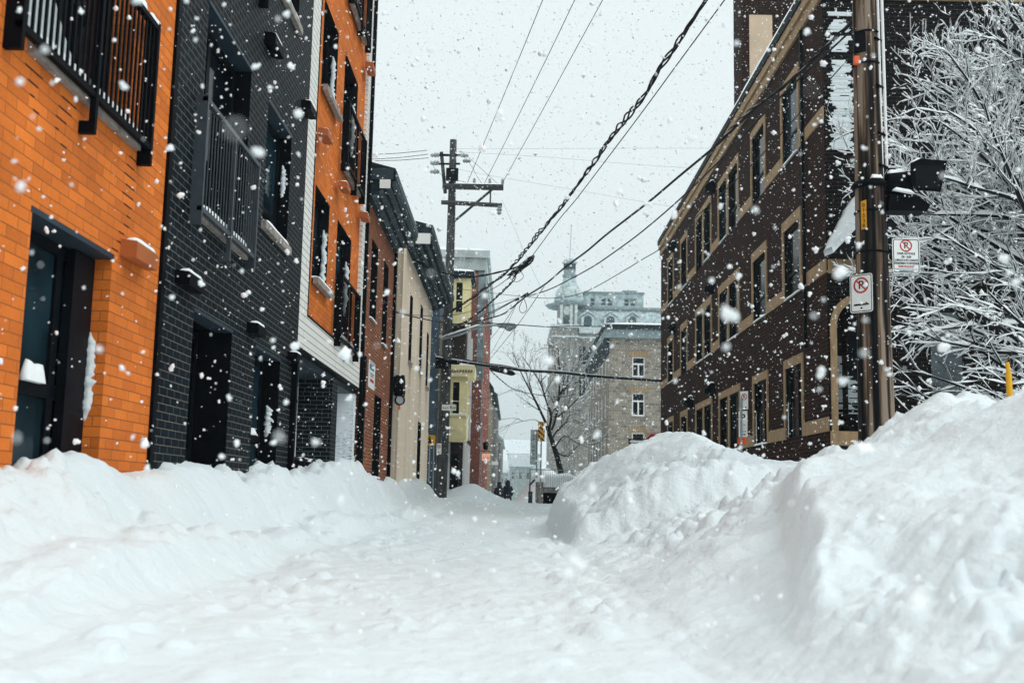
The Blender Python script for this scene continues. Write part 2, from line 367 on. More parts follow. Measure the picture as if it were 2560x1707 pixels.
def snow_strip(root, name, a, b, w, h, side, seed=0, n=18, lip=0.0):
    """a rounded roll of snow lying from a to b, w wide towards side, about h thick"""
    r = np.random.default_rng(seed); a, b, side = np.array(a, float), np.array(b, float), np.array(side, float)
    t = np.linspace(0, 1, n); hh = h * (0.75 + 0.5 * r.random(n)); hh = np.convolve(np.r_[hh[0], hh, hh[-1]], [.25, .5, .25], 'valid')
    hh *= np.clip(np.minimum(t, 1 - t) * 9 + 0.25, 0, 1); ww = w * (0.9 + 0.2 * r.random(n))
    prof = [(0.0, 0.0), (0.02, 0.7), (0.3, 1.0), (0.7, 0.95), (0.95, 0.55), (1.0, 0.0)]
    V = [a + (b - a) * t[i] + side * (ww[i] * p) + np.array([0, 0, hh[i] * q - lip * p * p]) for i in range(n) for p, q in prof]
    k = len(prof)
    Fs = [(i * k + j, i * k + j + 1, (i + 1) * k + j + 1, (i + 1) * k + j) for i in range(n - 1) for j in range(k - 1)]
    Fs += [tuple(range(k))[::-1], tuple(range((n - 1) * k, n * k))]
    return link_mesh(name, np.array(V), Fs, [FRESH], root, True)

def snow_patch(root, fr, u0, u1, v0, v1, d, seed=0, cu=0.05, cv=0.0925, fill=0.5, th=0.03, shape=None, name='snow_patch'):
    """driven snow plastered on a wall, its edge broken along the courses"""
    r = np.random.default_rng(seed); mb = MB(); nv = max(1, int((v1 - v0) / cv))
    for j in range(nv):
        c = (j + 0.5) / nv
        lo, hi = shape(c, r) if shape else (0.1 * r.random(), 1 - 0.1 * r.random())
        if hi <= lo: continue
        for sub in range(3):                    # three ragged slivers to a course
            a = lo + 0.045 * r.normal(); b = hi + 0.045 * r.normal()
            if b - a < 0.03: continue
            cuts = [a, b] if r.random() < 0.9 else [a, a + (b - a) * (0.25 + 0.3 * r.random()), a + (b - a) * (0.6 + 0.2 * r.random()), b]
            for p, q in zip(cuts[::2], cuts[1::2]):
                z = v0 + j * cv + sub * cv / 3; mb.box(fr, u0 + p * (u1 - u0), u0 + q * (u1 - u0), z, z + cv / 3 * 1.06, d, d + th * (0.35 + 0.8 * r.random()))
    return mb.build(name, SNOW, root)

def window(root, fr, u0, u1, v0, v1, d=-0.12, cols=(0.5,), rows=(), fw=0.06, frame=None, pane=None, sill=None, sillsnow=False, name='window', jamb_snow=None, seed=0):
    frame, pane = frame or FRAME, pane or PANE
    p = MB().quad(fr.P(u0, v0, d - 0.03), fr.P(u1, v0, d - 0.03), fr.P(u1, v1, d - 0.03), fr.P(u0, v1, d - 0.03)).build(name, pane, root)
    m = MB()
    m.box(fr, u0, u0 + fw, v0, v1, d - 0.029, d); m.box(fr, u1 - fw, u1, v0, v1, d - 0.029, d)
    m.box(fr, u0 + fw, u1 - fw, v0, v0 + fw, d - 0.029, d - 0.002); m.box(fr, u0 + fw, u1 - fw, v1 - fw, v1, d - 0.029, d - 0.002)
    for c in cols:
        x = u0 + c * (u1 - u0); m.box(fr, x - fw * 0.6, x + fw * 0.6, v0 + fw, v1 - fw, d - 0.029, d - 0.004)
    for c in rows:
        x = v0 + c * (v1 - v0); m.box(fr, u0 + fw, u1 - fw, x - fw * 0.6, x + fw * 0.6, d - 0.029, d - 0.006)
    m.build('frame', frame, p)
    if sill:
        s = MB().box(fr, u0 - 0.06, u1 + 0.06, v0 - 0.10, v0 - 0.003, -0.02, 0.06).build('sill', sill, p)
    if sillsnow:
        snow_strip(p, 'snow', fr.P(u0 + 0.02, v0, 0.05), fr.P(u1 - 0.02, v0, 0.05), 0.05 - d, 0.05, -fr.n, seed)
    if jamb_snow:                            # snow packed by the wind against the far jamb
        a, b = jamb_snow; r = np.random.default_rng(seed + 5); n = 30; V = []; dd = -d
        for i in range(n):
            t = i / (n - 1); en = min(1, 6 * (1 - t) + 0.05) * min(1, 6 * t + 0.1)
            z = v0 + (a + (b - a) * t) * (v1 - v0); e0 = d + dd * (0.30 - 0.12 * r.random() * en); e1 = e0 + dd * (0.08 + (0.22 + 0.16 * r.random()) * en); w = (0.015 + 0.03 * r.random()) * en + 0.003
            for (uu, q) in ((u1 - 0.003, e0), (u1 - w, e0 + 0.2 * (e1 - e0)), (u1 - w * 0.9, e0 + 0.7 * (e1 - e0)), (u1 - 0.003, e1)): V.append(fr.P(uu, z, q))
        Fs = [(i * 4 + j, i * 4 + j + 1, i * 4 + 4 + j + 1, i * 4 + 4 + j) for i in range(n - 1) for j in range(3)]
        Fs += [(3, 2, 1, 0), tuple(range((n - 1) * 4, n * 4))]
        link_mesh('jamb_snow', np.array(V), Fs, [SNOW], p, True)
    return p

def railing(parent, fr, u0, u1, v0, v1, d=0.11, mids=1, step=0.09, bw=0.032, drop=0.26, name='railing', side=True, bd=0.012, material=None):
    m = MB(); t = 0.045
    m.box(fr, u0, u1, v1 - t, v1, d - 0.05, d); m.box(fr, u0, u1, v0, v0 + t, d - 0.045, d - 0.003)
    for u in [u0, u1 - t]:
        m.box(fr, u, u + t, v0 - drop * 0.5, v1 + 0.02, -0.003 if side else d - 0.05, d + 0.003)
    for k in range(mids):
        u = u0 + (u1 - u0) * (k + 1) / (mids + 1)
        m.box(fr, u - t / 2, u + t / 2, v0 - drop, v1 - t, d - 0.04, d + 0.004)
        m.box(fr, u - t / 2, u + t / 2, v0 - drop, v0 - drop + 0.09, 0.0, d - 0.04)
    n = int((u1 - u0) / step)
    for k in range(1, n):
        u = u0 + (u1 - u0) * k / n; m.box(fr, u - bw / 2, u + bw / 2, v0 + t, v1 - t, d - 0.03, d - 0.03 + bd)
    return m.build(name, material or METAL, parent)

def balcony(root, fr, u0, u1, v, top, slab=(None, None), snow=True, seed=0, step=0.09, bw=0.014, material=None, bd=0.010):
    a, b = slab if slab[0] is not None else (u0 + 0.2, u1 - 0.2)
    s = MB().box(fr, a, b, v, v + 0.13, -0.02, 0.05).build('balcony_slab', CONC, root)
    railing(s, fr, u0, u1, v + 0.03, top, step=step, bw=bw, material=material, bd=bd)
    if snow: snow_strip(s, 'snow', fr.P(a + 0.03, v + 0.13, 0.048), fr.P(b - 0.03, v + 0.13, 0.048), 0.16, 0.07, -fr.n, seed)
    return s

def vent(root, fr, u0, u1, v0, v1, m, d=0.14):
    b = MB(); h = v1 - v0
    b.prism(Fr(fr.P(u0, v0, 0), fr.n, fr.v, fr.u), [(0, 0.02), (0, h), (d * 0.9, h * 0.9), (d, h * 0.8), (d, 0.0), (d * 0.3, 0.0)], 0.0, u1 - u0)
    o = b.build('wall_vent', m, root)
    snow_strip(o, 'snow', fr.P(u0 + 0.02, v1 - 0.01, d * 0.9), fr.P(u1 - 0.02, v1 - 0.01, d * 0.9), d * 0.85, 0.035, -fr.n, int(u0 * 10), n=8)
    return o

# ------------------------------------------------------------------ snow-buried street
def hsh(i, j, k):
    h = (i.astype(np.int64) * 374761393 + j.astype(np.int64) * 668265263 + k * 2147483647) & 0xFFFFFFFF
    h = ((h ^ (h >> 13)) * 1274126177) & 0xFFFFFFFF
    return ((h ^ (h >> 16)) & 0xFFFFFF) / float(0x1000000)
def vnoise(x, y, k=0):
    i, j = np.floor(x), np.floor(y); fx, fy = x - i, y - j; fx = fx * fx * (3 - 2 * fx); fy = fy * fy * (3 - 2 * fy)
    a, b, c, d = hsh(i, j, k), hsh(i + 1, j, k), hsh(i, j + 1, k), hsh(i + 1, j + 1, k)
    return (a * (1 - fx) + b * fx) * (1 - fy) + (c * (1 - fx) + d * fx) * fy - 0.5
def fbm(x, y, k=0, n=4, g=0.5):
    s, a = 0, 1.0
    for q in range(n): s = s + a * vnoise(x * 2 ** q + 17.3 * q, y * 2 ** q - 9.1 * q, k + q); a *= g
    return s
def puff(x, y, k=0):                         # heaped rounded lumps of shovelled snow
    x = x + 0.45 * fbm(x * 0.9, y * 0.9, k + 50, 2); y = y + 0.45 * fbm(x * 0.9 + 31, y * 0.9, k + 60, 2)
    i, j = np.floor(x), np.floor(y); out = np.zeros_like(x)
    for di in (-1, 0, 1):
        for dj in (-1, 0, 1):
            ci, cj = i + di, j + dj
            px, py = ci + hsh(ci, cj, k + 1), cj + hsh(ci, cj, k + 2); R = 0.55 + 0.55 * hsh(ci, cj, k + 3); A = 0.45 + 0.55 * hsh(ci, cj, k + 4)
            out = np.maximum(out, A * np.sqrt(np.maximum(0, 1 - ((x - px) ** 2 + (y - py) ** 2) / (R * R))))
    return out
def clod(x, y, k=0, keep=0.6):               # broken slabs and angular lumps thrown up by the plough
    x = x + 0.22 * fbm(x * 1.7, y * 1.7, k + 50, 3); y = y + 0.22 * fbm(x * 1.7 + 31, y * 1.7, k + 60, 3)
    i, j = np.floor(x), np.floor(y); out = np.zeros_like(x)
    for di in (-1, 0, 1):
        for dj in (-1, 0, 1):
            ci, cj = i + di, j + dj; dx, dy = x - ci - hsh(ci, cj, k + 1), y - cj - hsh(ci, cj, k + 2)
            R = 0.28 + 0.42 * hsh(ci, cj, k + 3); A = 0.35 + 0.65 * hsh(ci, cj, k + 4); th = 6.28 * hsh(ci, cj, k + 5)
            u, v = dx * np.cos(th) + dy * np.sin(th), -dx * np.sin(th) + dy * np.cos(th)
            q = (np.abs(u / R) ** 2.6 + np.abs(v / (R * (0.6 + 0.5 * hsh(ci, cj, k + 9)))) ** 2.6) ** (1 / 2.6)
            h = A * np.clip(1.0 - np.maximum(0, q - 0.55) * 2.1, 0, 1) * (1 + 0.55 * u / R * (hsh(ci, cj, k + 6) - .2))
            out = np.maximum(out, h * (hsh(ci, cj, k + 7) < keep))
    return out
def I(x, xs, ys): return np.interp(x, xs, ys)
def sm(a, b, x): t = np.clip((x - a) / (b - a), 0, 1); return t * t * (3 - 2 * t)
def ground(X, Y):
    road = I(Y, [0, 10, 40, 48, 52, 60, 80, 130, 420], [0, 0, .12, .28, .15, -.35, -.6, -1.0, -1.2])
    wig = 0.12 * fbm(Y * 0.5, Y * 0 + 3.3, 5, 3)
    # left bank
    sL = (-(I(Y, [0, 3, 10, 30, 42], [1.75, 1.8, 1.9, 1.7, 1.3])) + wig * 1.6) - X
    Lw = I(Y, [0, 5, 6.7, 8.4, 9, 10, 12, 14, 16.1, 17.3, 20, 21.1, 23, 24.7, 27.9, 33, 36, 39.7, 41, 42.2, 44, 60], [.70, .70, .60, .75, .79, .87, .74, .81, .85, 1.00, 1.17, 1.20, .98, .92, .88, .96, .98, .8, .6, .25, .2, .1])
    p0 = I(sL, [-.45, -.1, .02, .14, .3, .5, .7], [0, .05, .12, .24, .28, .26, .28]); p1 = sm(I(Y, [12, 30, 40], [.42, .75, 1.2]), I(Y, [12, 30, 40], [1.05, 1.35, 1.75]), sL)
    nearL = I(Y, [0, 40, 43, 300], [1, 1, .25, .1])
    zl = (p0 + (Lw - .28) * p1) * np.where(Y < 42, 1, nearL)
    # right bank
    xr = I(Y, [0, 5, 10, 15, 18, 22, 26, 40, 60], [.80, .75, .68, .60, .57, .75, 1.05, 1.45, 3.0])
    sR = X - xr - wig
    Rc = I(Y, [0, 3, 5, 5.6, 6.02, 6.14, 6.25, 6.36, 6.52, 7, 7.7, 8.3, 8.7, 9.2, 9.7, 10.2, 11.2, 11.8, 12.4, 12.8, 13.6, 15, 17, 18.5, 20, 22, 25, 30, 40, 46, 60], [1.15, 1.22, 1.30, 1.34, 1.3, 1.06, .93, 1.04, 1.36, 1.50, 1.33, 1.10, .99, 1.01, 1.0, .70, .66, .66, .66, 1.10, 1.26, 1.46, 1.66, 1.70, 1.55, 1.3, 1.0, .85, .6, .4, .1])
    soft = I(sR, [-.1, 0, .15, .5, 1.0, 1.5, 1.75, 2.0, 2.4, 2.7, 3.6, 5, 12], [0, .02, .10, .32, .56, .74, .87, 1.02, 1.02, .84, .78, .72, .68])
    steep = I(sR, [-.1, 0, .10, .2, .55, 1.0, 1.5, 1.95, 2.3, 2.75, 2.96, 3.12, 4, 12], [0, .03, .26, .40, .55, .74, .88, 1, .95, .82, .78, .42, .34, .34])
    w = sm(11.8, 12.7, Y) * (1 - sm(21, 26, Y))
    zr = Rc * (soft * (1 - w) + steep * w)
    dl = X - (1.38 + (Y - 5.4) * .223) - .08 * fbm(Y * 1.6, Y * 0, 7, 3)   # the broken edge of the near heap
    zr = zr + .30 * (sm(-.07, .09, dl) - sm(-.55, .75, dl)) * sm(3.6, 4.6, Y) * (1 - sm(7.2, 8.2, Y))
    zr = np.where(Y > 24, np.minimum(zr, 1.3 * np.maximum(0.25, Rc)), zr)
    z = road + zl * (sL > -.5) + zr * (sR > -.15)
    bank = np.clip(np.maximum(sm(-.35, .25, sL), sm(-.1, .5, sR)), 0, 1)
    g = lambda cx, cy, rx, ry, h: h * np.exp(-((X - cx) / rx) ** 2 - ((Y - cy) / ry) ** 2)
    mound = g(3.0, 6.82, .22, .22, -.26) + g(-1.65, 47.5, .75, 2.2, .62) + g(-2.7, 47, .8, 2, .35) + g(-.75, 47.5, .55, 1.6, .18) + g(2.0, 66, 1.7, 5, 2.6)
    z = z + mound; bank = np.maximum(bank, np.clip(np.abs(mound) * 2, 0, 1))
    far = I(Y, [20, 60], [1, .4])
    cm = np.clip(.5 + 1.5 * fbm(X * .7, Y * .6, 22, 3), 0, 1)
    lump = .17 * puff(X / .8, Y / .9, 10) + .11 * puff(X / .40 + 3, Y / .44, 20) * (.4 + .9 * cm) + .13 * clod(X / .42, Y / .46, 110, .5) * cm + .09 * clod(X / .20 + 5, Y / .21, 130, .5) * np.clip(1.3 * cm, 0, 1) + .045 * clod(X / .10, Y / .10, 150, .55) * np.clip(.4 + 1.8 * fbm(X * 1.5, Y * 1.5, 44, 2), 0, 1) + .03 * puff(X / .085, Y / .09, 40)
    soften = np.clip(.62 + 1.1 * fbm(X * .55, Y * .5, 70, 3), .25, 1.25)
    z = z + bank * soften * far * (lump - .31) + .17 * bank * far * fbm(X * .8, Y * .7, 80, 4) + .02 * bank * fbm(X * 6, Y * 6, 85, 3)
    # the packed road: ruts and kicked-up crumbs
    rd = 1 - bank
    ed = np.exp(-((X - I(Y, [0, 10, 40], [-1.3, -1.4, -1.2])) / .35) ** 2) + np.exp(-((X - .45) / .3) ** 2)
    z = z + rd * (.07 * fbm(X * 1.3, Y * .6, 90, 4) + .035 * puff(X / .35, Y / .5, 95) * (.4 + fbm(X, Y, 96, 2)) + .05 * ed * clod(X / .22, Y / .26, 170, .35) + .022 * clod(X / .11, Y / .13, 190, .35) * np.clip(.3 + 2 * fbm(X * .8, Y * .5, 98, 3), 0, 1) + .014 * fbm(X * 7, Y * 5, 97, 3))
    for tx, tw in ()and ((-.75, .11), (.12, .11)): z = z - rd * .035 * np.exp(-((X - tx - .1 * np.sin(Y * .35)) / tw) ** 2) * (1 + fbm(X * 2, Y * 2.5, 99, 2))
    # snow heaped in the tall ground window of the orange house, and drifts against doors
    z = z + g(-3.0, 7.5, .25, .75, .18) + g(-3.05, 11.2, .2, .6, .10) + g(-3.05, 13.7, .2, .6, .06)
    z = z + 16 * sm(250, 340, Y) * (1 + .3 * vnoise(X * .03, Y * 0, 99))
    return z
ys = np.concatenate([np.exp(np.linspace(math.log(1.0), math.log(9.0), 480)), np.exp(np.linspace(math.log(9.03), math.log(60), 420)), np.exp(np.linspace(math.log(60.3), math.log(420), 90))])
us = np.linspace(-1, 1, 720)
wid = 2.2 + 0.62 * ys
gX = us[None, :] * wid[:, None]; gY = np.repeat(ys[:, None], len(us), 1)
gZ = ground(gX, gY)
gi = np.arange(len(ys) * len(us)).reshape(len(ys), len(us))
gq = np.stack([gi[:-1, :-1], gi[:-1, 1:], gi[1:, 1:], gi[1:, :-1]], -1).reshape(-1, 4)
me = bpy.data.meshes.new('snow_ground'); me.vertices.add(gX.size); me.vertices.foreach_set('co', np.stack([gX, gY, gZ], -1).astype(np.float32).ravel())
me.loops.add(gq.size); me.loops.foreach_set('vertex_index', gq.astype(np.int32).ravel()); me.polygons.add(len(gq))
me.polygons.foreach_set('loop_start', np.arange(0, gq.size, 4, dtype=np.int32)); me.polygons.foreach_set('loop_total', np.full(len(gq), 4, np.int32))
me.polygons.foreach_set('use_smooth', np.ones(len(gq), bool)); me.update(calc_edges=True); me.materials.append(SNOW)
o = bpy.data.objects.new('snow_ground', me); COL.objects.link(o); put_props(o, 'white snow banks and packed snow covering the whole street', 'snow', kind='structure')
# the same ground, coarse, under and behind the camera and off to the sides
m = MB(); m.box(WORLD, -500, 500, -60, 900, -3.5, -1.6); o = m.build('ground', SNOW, None, loc=(0, 0, -2)); put_props(o, 'level snow-covered ground reaching the horizon', 'ground', kind='structure')
m = MB(); m.box(WORLD, -3.0, 8.0, -6, 0.98, -0.6, -0.02); o = m.build('road', SNOW, None, loc=(0, -2, 0)); put_props(o, 'packed snow on the road at the near end of the street', 'road', kind='structure')

# ------------------------------------------------------------------ left side of the street
LW = left(-3.1)
# orange brick block
bA = thing('orange_building', 'orange brick building at the left with a black railed balcony over a tall dark window', 'building', (-5, 7, 0))
hA = [(6.88, 8.31, 0.55, 2.345, 0.24), (6.55, 8.40, 3.40, 5.6, 0.2), (6.55, 8.4, 6.5, 8.7, 0.2)]
MB().wall(LW, 4.4, 9.405, -0.8, 11, hA, 0.24, 0, 0).body(LW, 4.4, 9.405, -0.8, 11, 9).build('wall', ORANGE, bA)
MB().box(LW, 6.86, 8.33, 2.32, 2.36, -0.238, 0.006).build('lintel', BLUEM, bA)
window(bA, LW, 6.88, 8.31, 0.55, 2.32, -0.20, cols=(0.28, 0.68), rows=(0.40,), fw=0.085, pane=PANEB, sillsnow=True, seed=3, jamb_snow=(0.30, 0.68))
MB().box(LW, 7.93, 8.31, 0.56, 2.31, -0.199, -0.13).build('side_panel', FRAME, bA)
snow_strip(bA, 'snow', LW.P(7.30, 1.29, -0.19), LW.P(7.62, 1.29, -0.19), 0.05, 0.13, LW.n, 4, n=8)
window(bA, LW, 6.55, 8.40, 3.40, 5.6, -0.16, cols=(0.5,), fw=0.09)
MB().prism(LW, [(6.56, 3.41), (7.60, 3.41), (7.45, 3.50), (7.2, 3.66), (7.0, 3.84), (6.8, 4.0), (6.56, 4.16)], -0.155, -0.03).build('snow_drift', SNOW, bA)
window(bA, LW, 6.55, 8.4, 6.5, 8.7, -0.15)
balcony(bA, LW, 6.30, 8.72, 3.28, 4.37, slab=(6.62, 8.62), seed=1, step=0.088, bw=0.026, bd=0.014)
r = np.random.default_rng(17)          # wet streaks in the joints below the balcony
for u, n in ((8.62, 11), (7.28, 5), (6.80, 4)):
    m = MB()
    for k in range(n):
        z = 3.20 - 0.08 * k - 0.002; a = u + 0.03 * r.normal() - 0.02 * k * r.random(); L = (0.05 + 0.16 * r.random()) * (1 - 0.5 * k / n); m.box(LW, a - L, a + L * 0.6, z, z + 0.011, 0.0012, 0.0024)
    m.build('damp_stain', DAMP, bA)
snow_strip(bA, 'snow', LW.P(8.12, 4.365, 0.11), LW.P(8.40, 4.365, 0.11), 0.07, 0.07, -LW.n, 14, n=8); snow_strip(bA, 'snow', LW.P(8.52, 4.37, 0.11), LW.P(8.74, 4.37, 0.11), 0.07, 0.05, -LW.n, 15, n=8)
vent(bA, LW, 8.46, 8.98, 2.37, 2.52, ORANGEM, 0.13)
MB().box(LW, 9.409, 9.50, -0.8, 11, -0.05, 0.03).build('corner_trim', METAL, bA)

# dark brick block
bB = thing('dark_brick_building', 'blackish brick building between the orange one and the white-clad one, with a black balcony rail', 'building', (-5, 12.5, 0))
hB = [(10.40, 12.20, 3.30, 5.385, 0.22), (13.1, 14.55, 3.83, 5.36, 0.2), (10.4, 12.2, 6.45, 8.6, 0.22), (13.1, 14.6, 6.96, 8.5, 0.2),
      (10.51, 11.98, 0.2, 2.31, 0.42), (13.09, 14.52, 0.2, 2.30, 0.26)]
MB().wall(LW, 9.505, 15.615, -0.8, 11.4, hB, 0.2, 0, 1).body(LW, 9.505, 15.615, -0.8, 11.4, 9).build('wall', [BLACKB, METAL], bB)
for a, b, z in ((10.39, 12.21, 5.36), (13.09, 14.56, 5.335), (10.50, 11.99, 2.285), (13.08, 14.53, 2.275), (10.39, 12.21, 8.575)):
    MB().box(LW, a, b, z, z + 0.035, -0.19, 0.008).build('lintel', BLUEM, bB)
window(bB, LW, 10.40, 12.20, 3.30, 5.36, -0.19, cols=(0.42,), fw=0.09)
window(bB, LW, 13.1, 14.55, 3.83, 5.335, -0.16, cols=(0.36,), rows=(0.22,), sill=CONC, sillsnow=True, seed=8, pane=PANEB, jamb_snow=(0.45, 0.75))
window(bB, LW, 10.4, 12.2, 6.45, 8.57, -0.19)
window(bB, LW, 13.1, 14.6, 6.96, 8.5, -0.16, sill=CONC, sillsnow=True, seed=9)
dr = MB().box(LW, 10.51, 11.98, 0.2, 2.285, -0.419, -0.37).build('door', FRAME, bB)
MB().box(LW, 10.60, 11.05, 1.0, 2.2, -0.369, -0.366).build('door_glass', PANE, dr)
MB().box(LW, 11.15, 11.85, 1.0, 2.2, -0.369, -0.366).build('door_glass', PANE, dr)
MB().box(LW, 10.60, 11.85, 0.3, 0.9, -0.369, -0.362).build('door_panel', BLUEM, dr)
MB().box(LW, 10.515, 10.545, 0.2, 2.28, -0.36, -0.10).build('storm_edge', GALV, dr)
window(bB, LW, 13.09, 14.52, 0.2, 2.275, -0.22, cols=(0.42,), rows=(0.5,), fw=0.08, pane=PANEB, jamb_snow=(0.52, 0.72), seed=11)
snow_strip(bB, 'snow', LW.P(13.5, 1.28, -0.216), LW.P(14.1, 1.28, -0.216), 0.06, 0.09, LW.n, 12, n=8)
balcony(bB, LW, 10.18, 12.40, 3.17, 4.32, slab=(10.42, 12.30), seed=2, snow=True, step=0.105, bw=0.013, material=RAILM)
balcony(bB, LW, 10.18, 12.40, 6.32, 7.47, slab=(10.42, 12.30), seed=2, snow=False)
for a, b, c, d in ((12.7, 13.2, 5.92, 6.07), (15.05, 15.5, 5.94, 6.08), (9.85, 10.33, 2.42, 2.56), (12.6, 13.0, 2.38, 2.51), (14.95, 15.3, 2.35, 2.47)):
    vent(bB, LW, a, b, c, d, METAL, 0.14)
m = MB().box(LW, 15.28, 15.37, -0.8, 2.45, 0.004, 0.08)
for z in (0.9, 1.8): m.box(LW, 15.26, 15.39, z, z + 0.05, 0.002, 0.084)
m.build('downpipe', METAL, bB)

# white-framed block with an orange inset
bC = thing('white_framed_building', 'building with a white siding frame around an orange panel above a dark recessed entrance', 'building', (-5, 19, 0))
m = MB()
m.wall(LW, 15.625, 22.0, 2.64, 12.2, [(16.25, 21.62, 3.16, 12.0, 0.06)], 0.06)
m.body(LW, 15.625, 22.0, 2.64, 12.2, 9)
m.build('siding', SIDING, bC)
hC = [(16.80, 18.22, 6.96, 8.42), (16.74, 18.08, 3.85, 5.33), (19.0, 20.64, 6.36, 8.43), (18.93, 20.6, 3.28, 5.32), (19.0, 20.64, 9.45, 11.5), (16.8, 18.22, 10.05, 11.5)]
MB().wall(LW, 16.25, 21.62, 3.16, 12.0, hC, 0.18, 0, 1, d=-0.059).build('orange_panel', [ORANGE, FRAME], bC)
m = MB(); m.box(LW, 16.25, 21.62, 3.16, 3.19, -0.055, 0.012); m.box(LW, 15.63, 22.0, 2.60, 2.637, -0.2, 0.012); m.box(LW, 16.22, 16.25, 3.16, 12.0, -0.055, 0.012)
m.build('flashing', METAL, bC)
for k, (a, b, c, d) in enumerate(hC):
    door = k in (2, 3, 4)
    window(bC, LW, a, b, c, d, -0.22, cols=(0.5,) if door else (0.4,), rows=() if door else (0.25,), pane=PANEB if k % 2 else PANE,
           sill=None if door else CONC, sillsnow=not door, jamb_snow=(0.02, 0.72) if k in (0, 1, 5) else (0.3, 0.8), seed=20 + k)
for v in (6.24, 3.15, 9.33):
    balcony(bC, LW, 18.72, 21.0, v, v + 1.16, slab=(18.95, 20.85), seed=int(v * 3), material=METAL, step=0.12)
for a, b, c, d in ((16.4, 16.85, 6.0, 6.13), (18.45, 18.85, 5.76, 5.88), (21.1, 21.5, 5.9, 6.03), (21.05, 21.5, 8.94, 9.08)):
    vent(bC, LW, a, b, c, d, ORANGEM, 0.16)
RB = left(-4.7)                                # the recessed ground floor
MB().wall(RB, 15.62, 22.0, -0.8, 2.64, [(16.2, 17.3, 0.3, 2.3), (20.2, 21.3, 0.3, 2.3)], 0.1).build('recess_wall', BLACKS, bC)
MB().box(LW, 15.62, 22.0, 2.50, 2.598, -1.6, -0.1).build('soffit', BLUEM, bC)
MB().box(LW, 21.7, 22.0, -0.8, 2.5, -1.6, -0.05).build('end_wall', BLACKS, bC)
MB().box(LW, 18.9, 19.5, -0.8, 2.5, -0.6, -0.02).build('pier', BLACKB, bC)
MB().box(LW, 17.9, 21.7, -0.8, 2.5, -1.2, -0.9).build('screen_wall', BLACKS, bC)
for a, b in ((16.2, 17.3), (20.2, 21.3)): window(bC, RB, a, b, 0.3, 2.3, -0.09)
fn = MB(); FF = left(-3.35)
fn.box(FF, 15.75, 18.8, 1.06, 1.10, -0.02, 0.02)
for k in range(30): fn.box(FF, 15.78 + k * 0.102, 15.80 + k * 0.102, 0.3, 1.06, -0.01, 0.01)
for k in range(4): fn.box(FF, 15.75 + k * 0.99, 15.80 + k * 0.99, 0.2, 1.12, -0.024, 0.024)
o = fn.build('entrance_railing', METAL, None); put_props(o, 'low black metal railing in front of the dark recessed entrance', 'railing')
MB().box(LW, 22.005, 22.10, -0.8, 12.2, 0.0, 0.07).build('downpipe', METAL, bC)

# red-brown brick house
bD = thing('red_brown_house', 'red-brown brick house with tall narrow windows and a wide dark eave, beside the white siding', 'house', (-5, 25, 0))
hD = [(23.1, 24.2, 4.25, 5.97), (25.35, 26.3, 4.0, 5.97), (24.5, 25.8, 0.9, 2.76), (22.3, 23.0, 0.4, 2.9)]
MB().wall(LW, 22.105, 27.42, -0.8, 6.9, hD, 0.2, 0, 1).body(LW, 22.105, 27.42, -0.8, 6.9, 8).build('wall', [REDB, FRAME], bD)
for a, b, c, d in hD: window(bD, LW, a, b, c, d, -0.18, rows=(0.5,), sillsnow=True, seed=int(a))
def eave(root, y0, y1, zw, zo, x1, top, seed):
    """a boarded overhanging eave with a fascia and its snow"""
    fr = Fr((0, y0, 0), (1, 0, 0), (0, 0, 1), (0, 1, 0))
    o = MB().prism(fr, [(-3.098, zw), (x1, zo), (x1, zo + 0.26), (-3.9, zo + 0.30), (-3.9, zw)], 0.0, y1 - y0).build('roof', ROOFD, root)
    for t in (0.16, 0.42, 0.68, 0.90):          # boards running along under the eave
        xa = -3.098 + (x1 + 3.098) * t; za = zw + (zo - zw) * t
        MB().prism(fr, [(xa, za + 0.02), (xa, za - 0.035), (xa + 0.085, za - 0.02), (xa + 0.085, za + 0.04)], 0.02, y1 - y0 - 0.02).build('soffit_board', SOFFIT, o)
    MB().box(fr, x1 - 0.01, x1 + 0.05, zo + 0.02, zo + 0.20, -0.05, y1 - y0 + 0.02).build('gutter', SOFFIT, o)
    snow_strip(o, 'snow', (x1 + 0.02, y0, zo + 0.26), (x1 + 0.02, y1, zo + 0.26), 0.9, 0.16, (-1, 0, 0.25), seed, 30)
    return o
eave(bD, 22.2, 27.45, 6.58, 6.98, -2.57, 7.7, 31)
m = MB(); fr = front(22.18); m.box(fr, -3.06, -2.54, 6.99, 7.22, 0, 0.03); m.build('gutter_end', BLUEM, bD)
MB().box(front(22.17), -2.86, -2.64, 6.80, 6.985, 0, 0.02).build('eave_end', WHITEP, bD)
MB().box(LW, 27.425, 27.52, -0.8, 6.6, 0.0, 0.08).build('downpipe', METAL, bD)
MB().box(LW, 22.12, 22.30, 0.2, 3.3, 0.0, 0.10).build('meter_duct', METAL, bD)
o = thing('notice_board', 'white rectangular notice with a blue heading and red line on the red-brown brick wall', 'sign', (-3.1, 23.8, 2.8))
MB().box(LW, 23.3, 24.3, 2.80, 3.38, 0.003, 0.02).build('board', SIGNW, o)
m = MB(); m.box(LW, 23.38, 24.05, 3.19, 3.31, 0.02, 0.022, 0); m.box(LW, 23.38, 24.22, 3.335, 3.355, 0.02, 0.022, 0); m.box(LW, 23.5, 24.1, 3.10, 3.125, 0.02, 0.022, 1); m.box(LW, 23.5, 24.0, 3.05, 3.072, 0.02, 0.022, 1); m.box(LW, 23.5, 24.1, 2.93, 3.0, 0.02, 0.022, 2)
m.build('lettering', [SIGNBL, SIGNB, SIGNR], o)

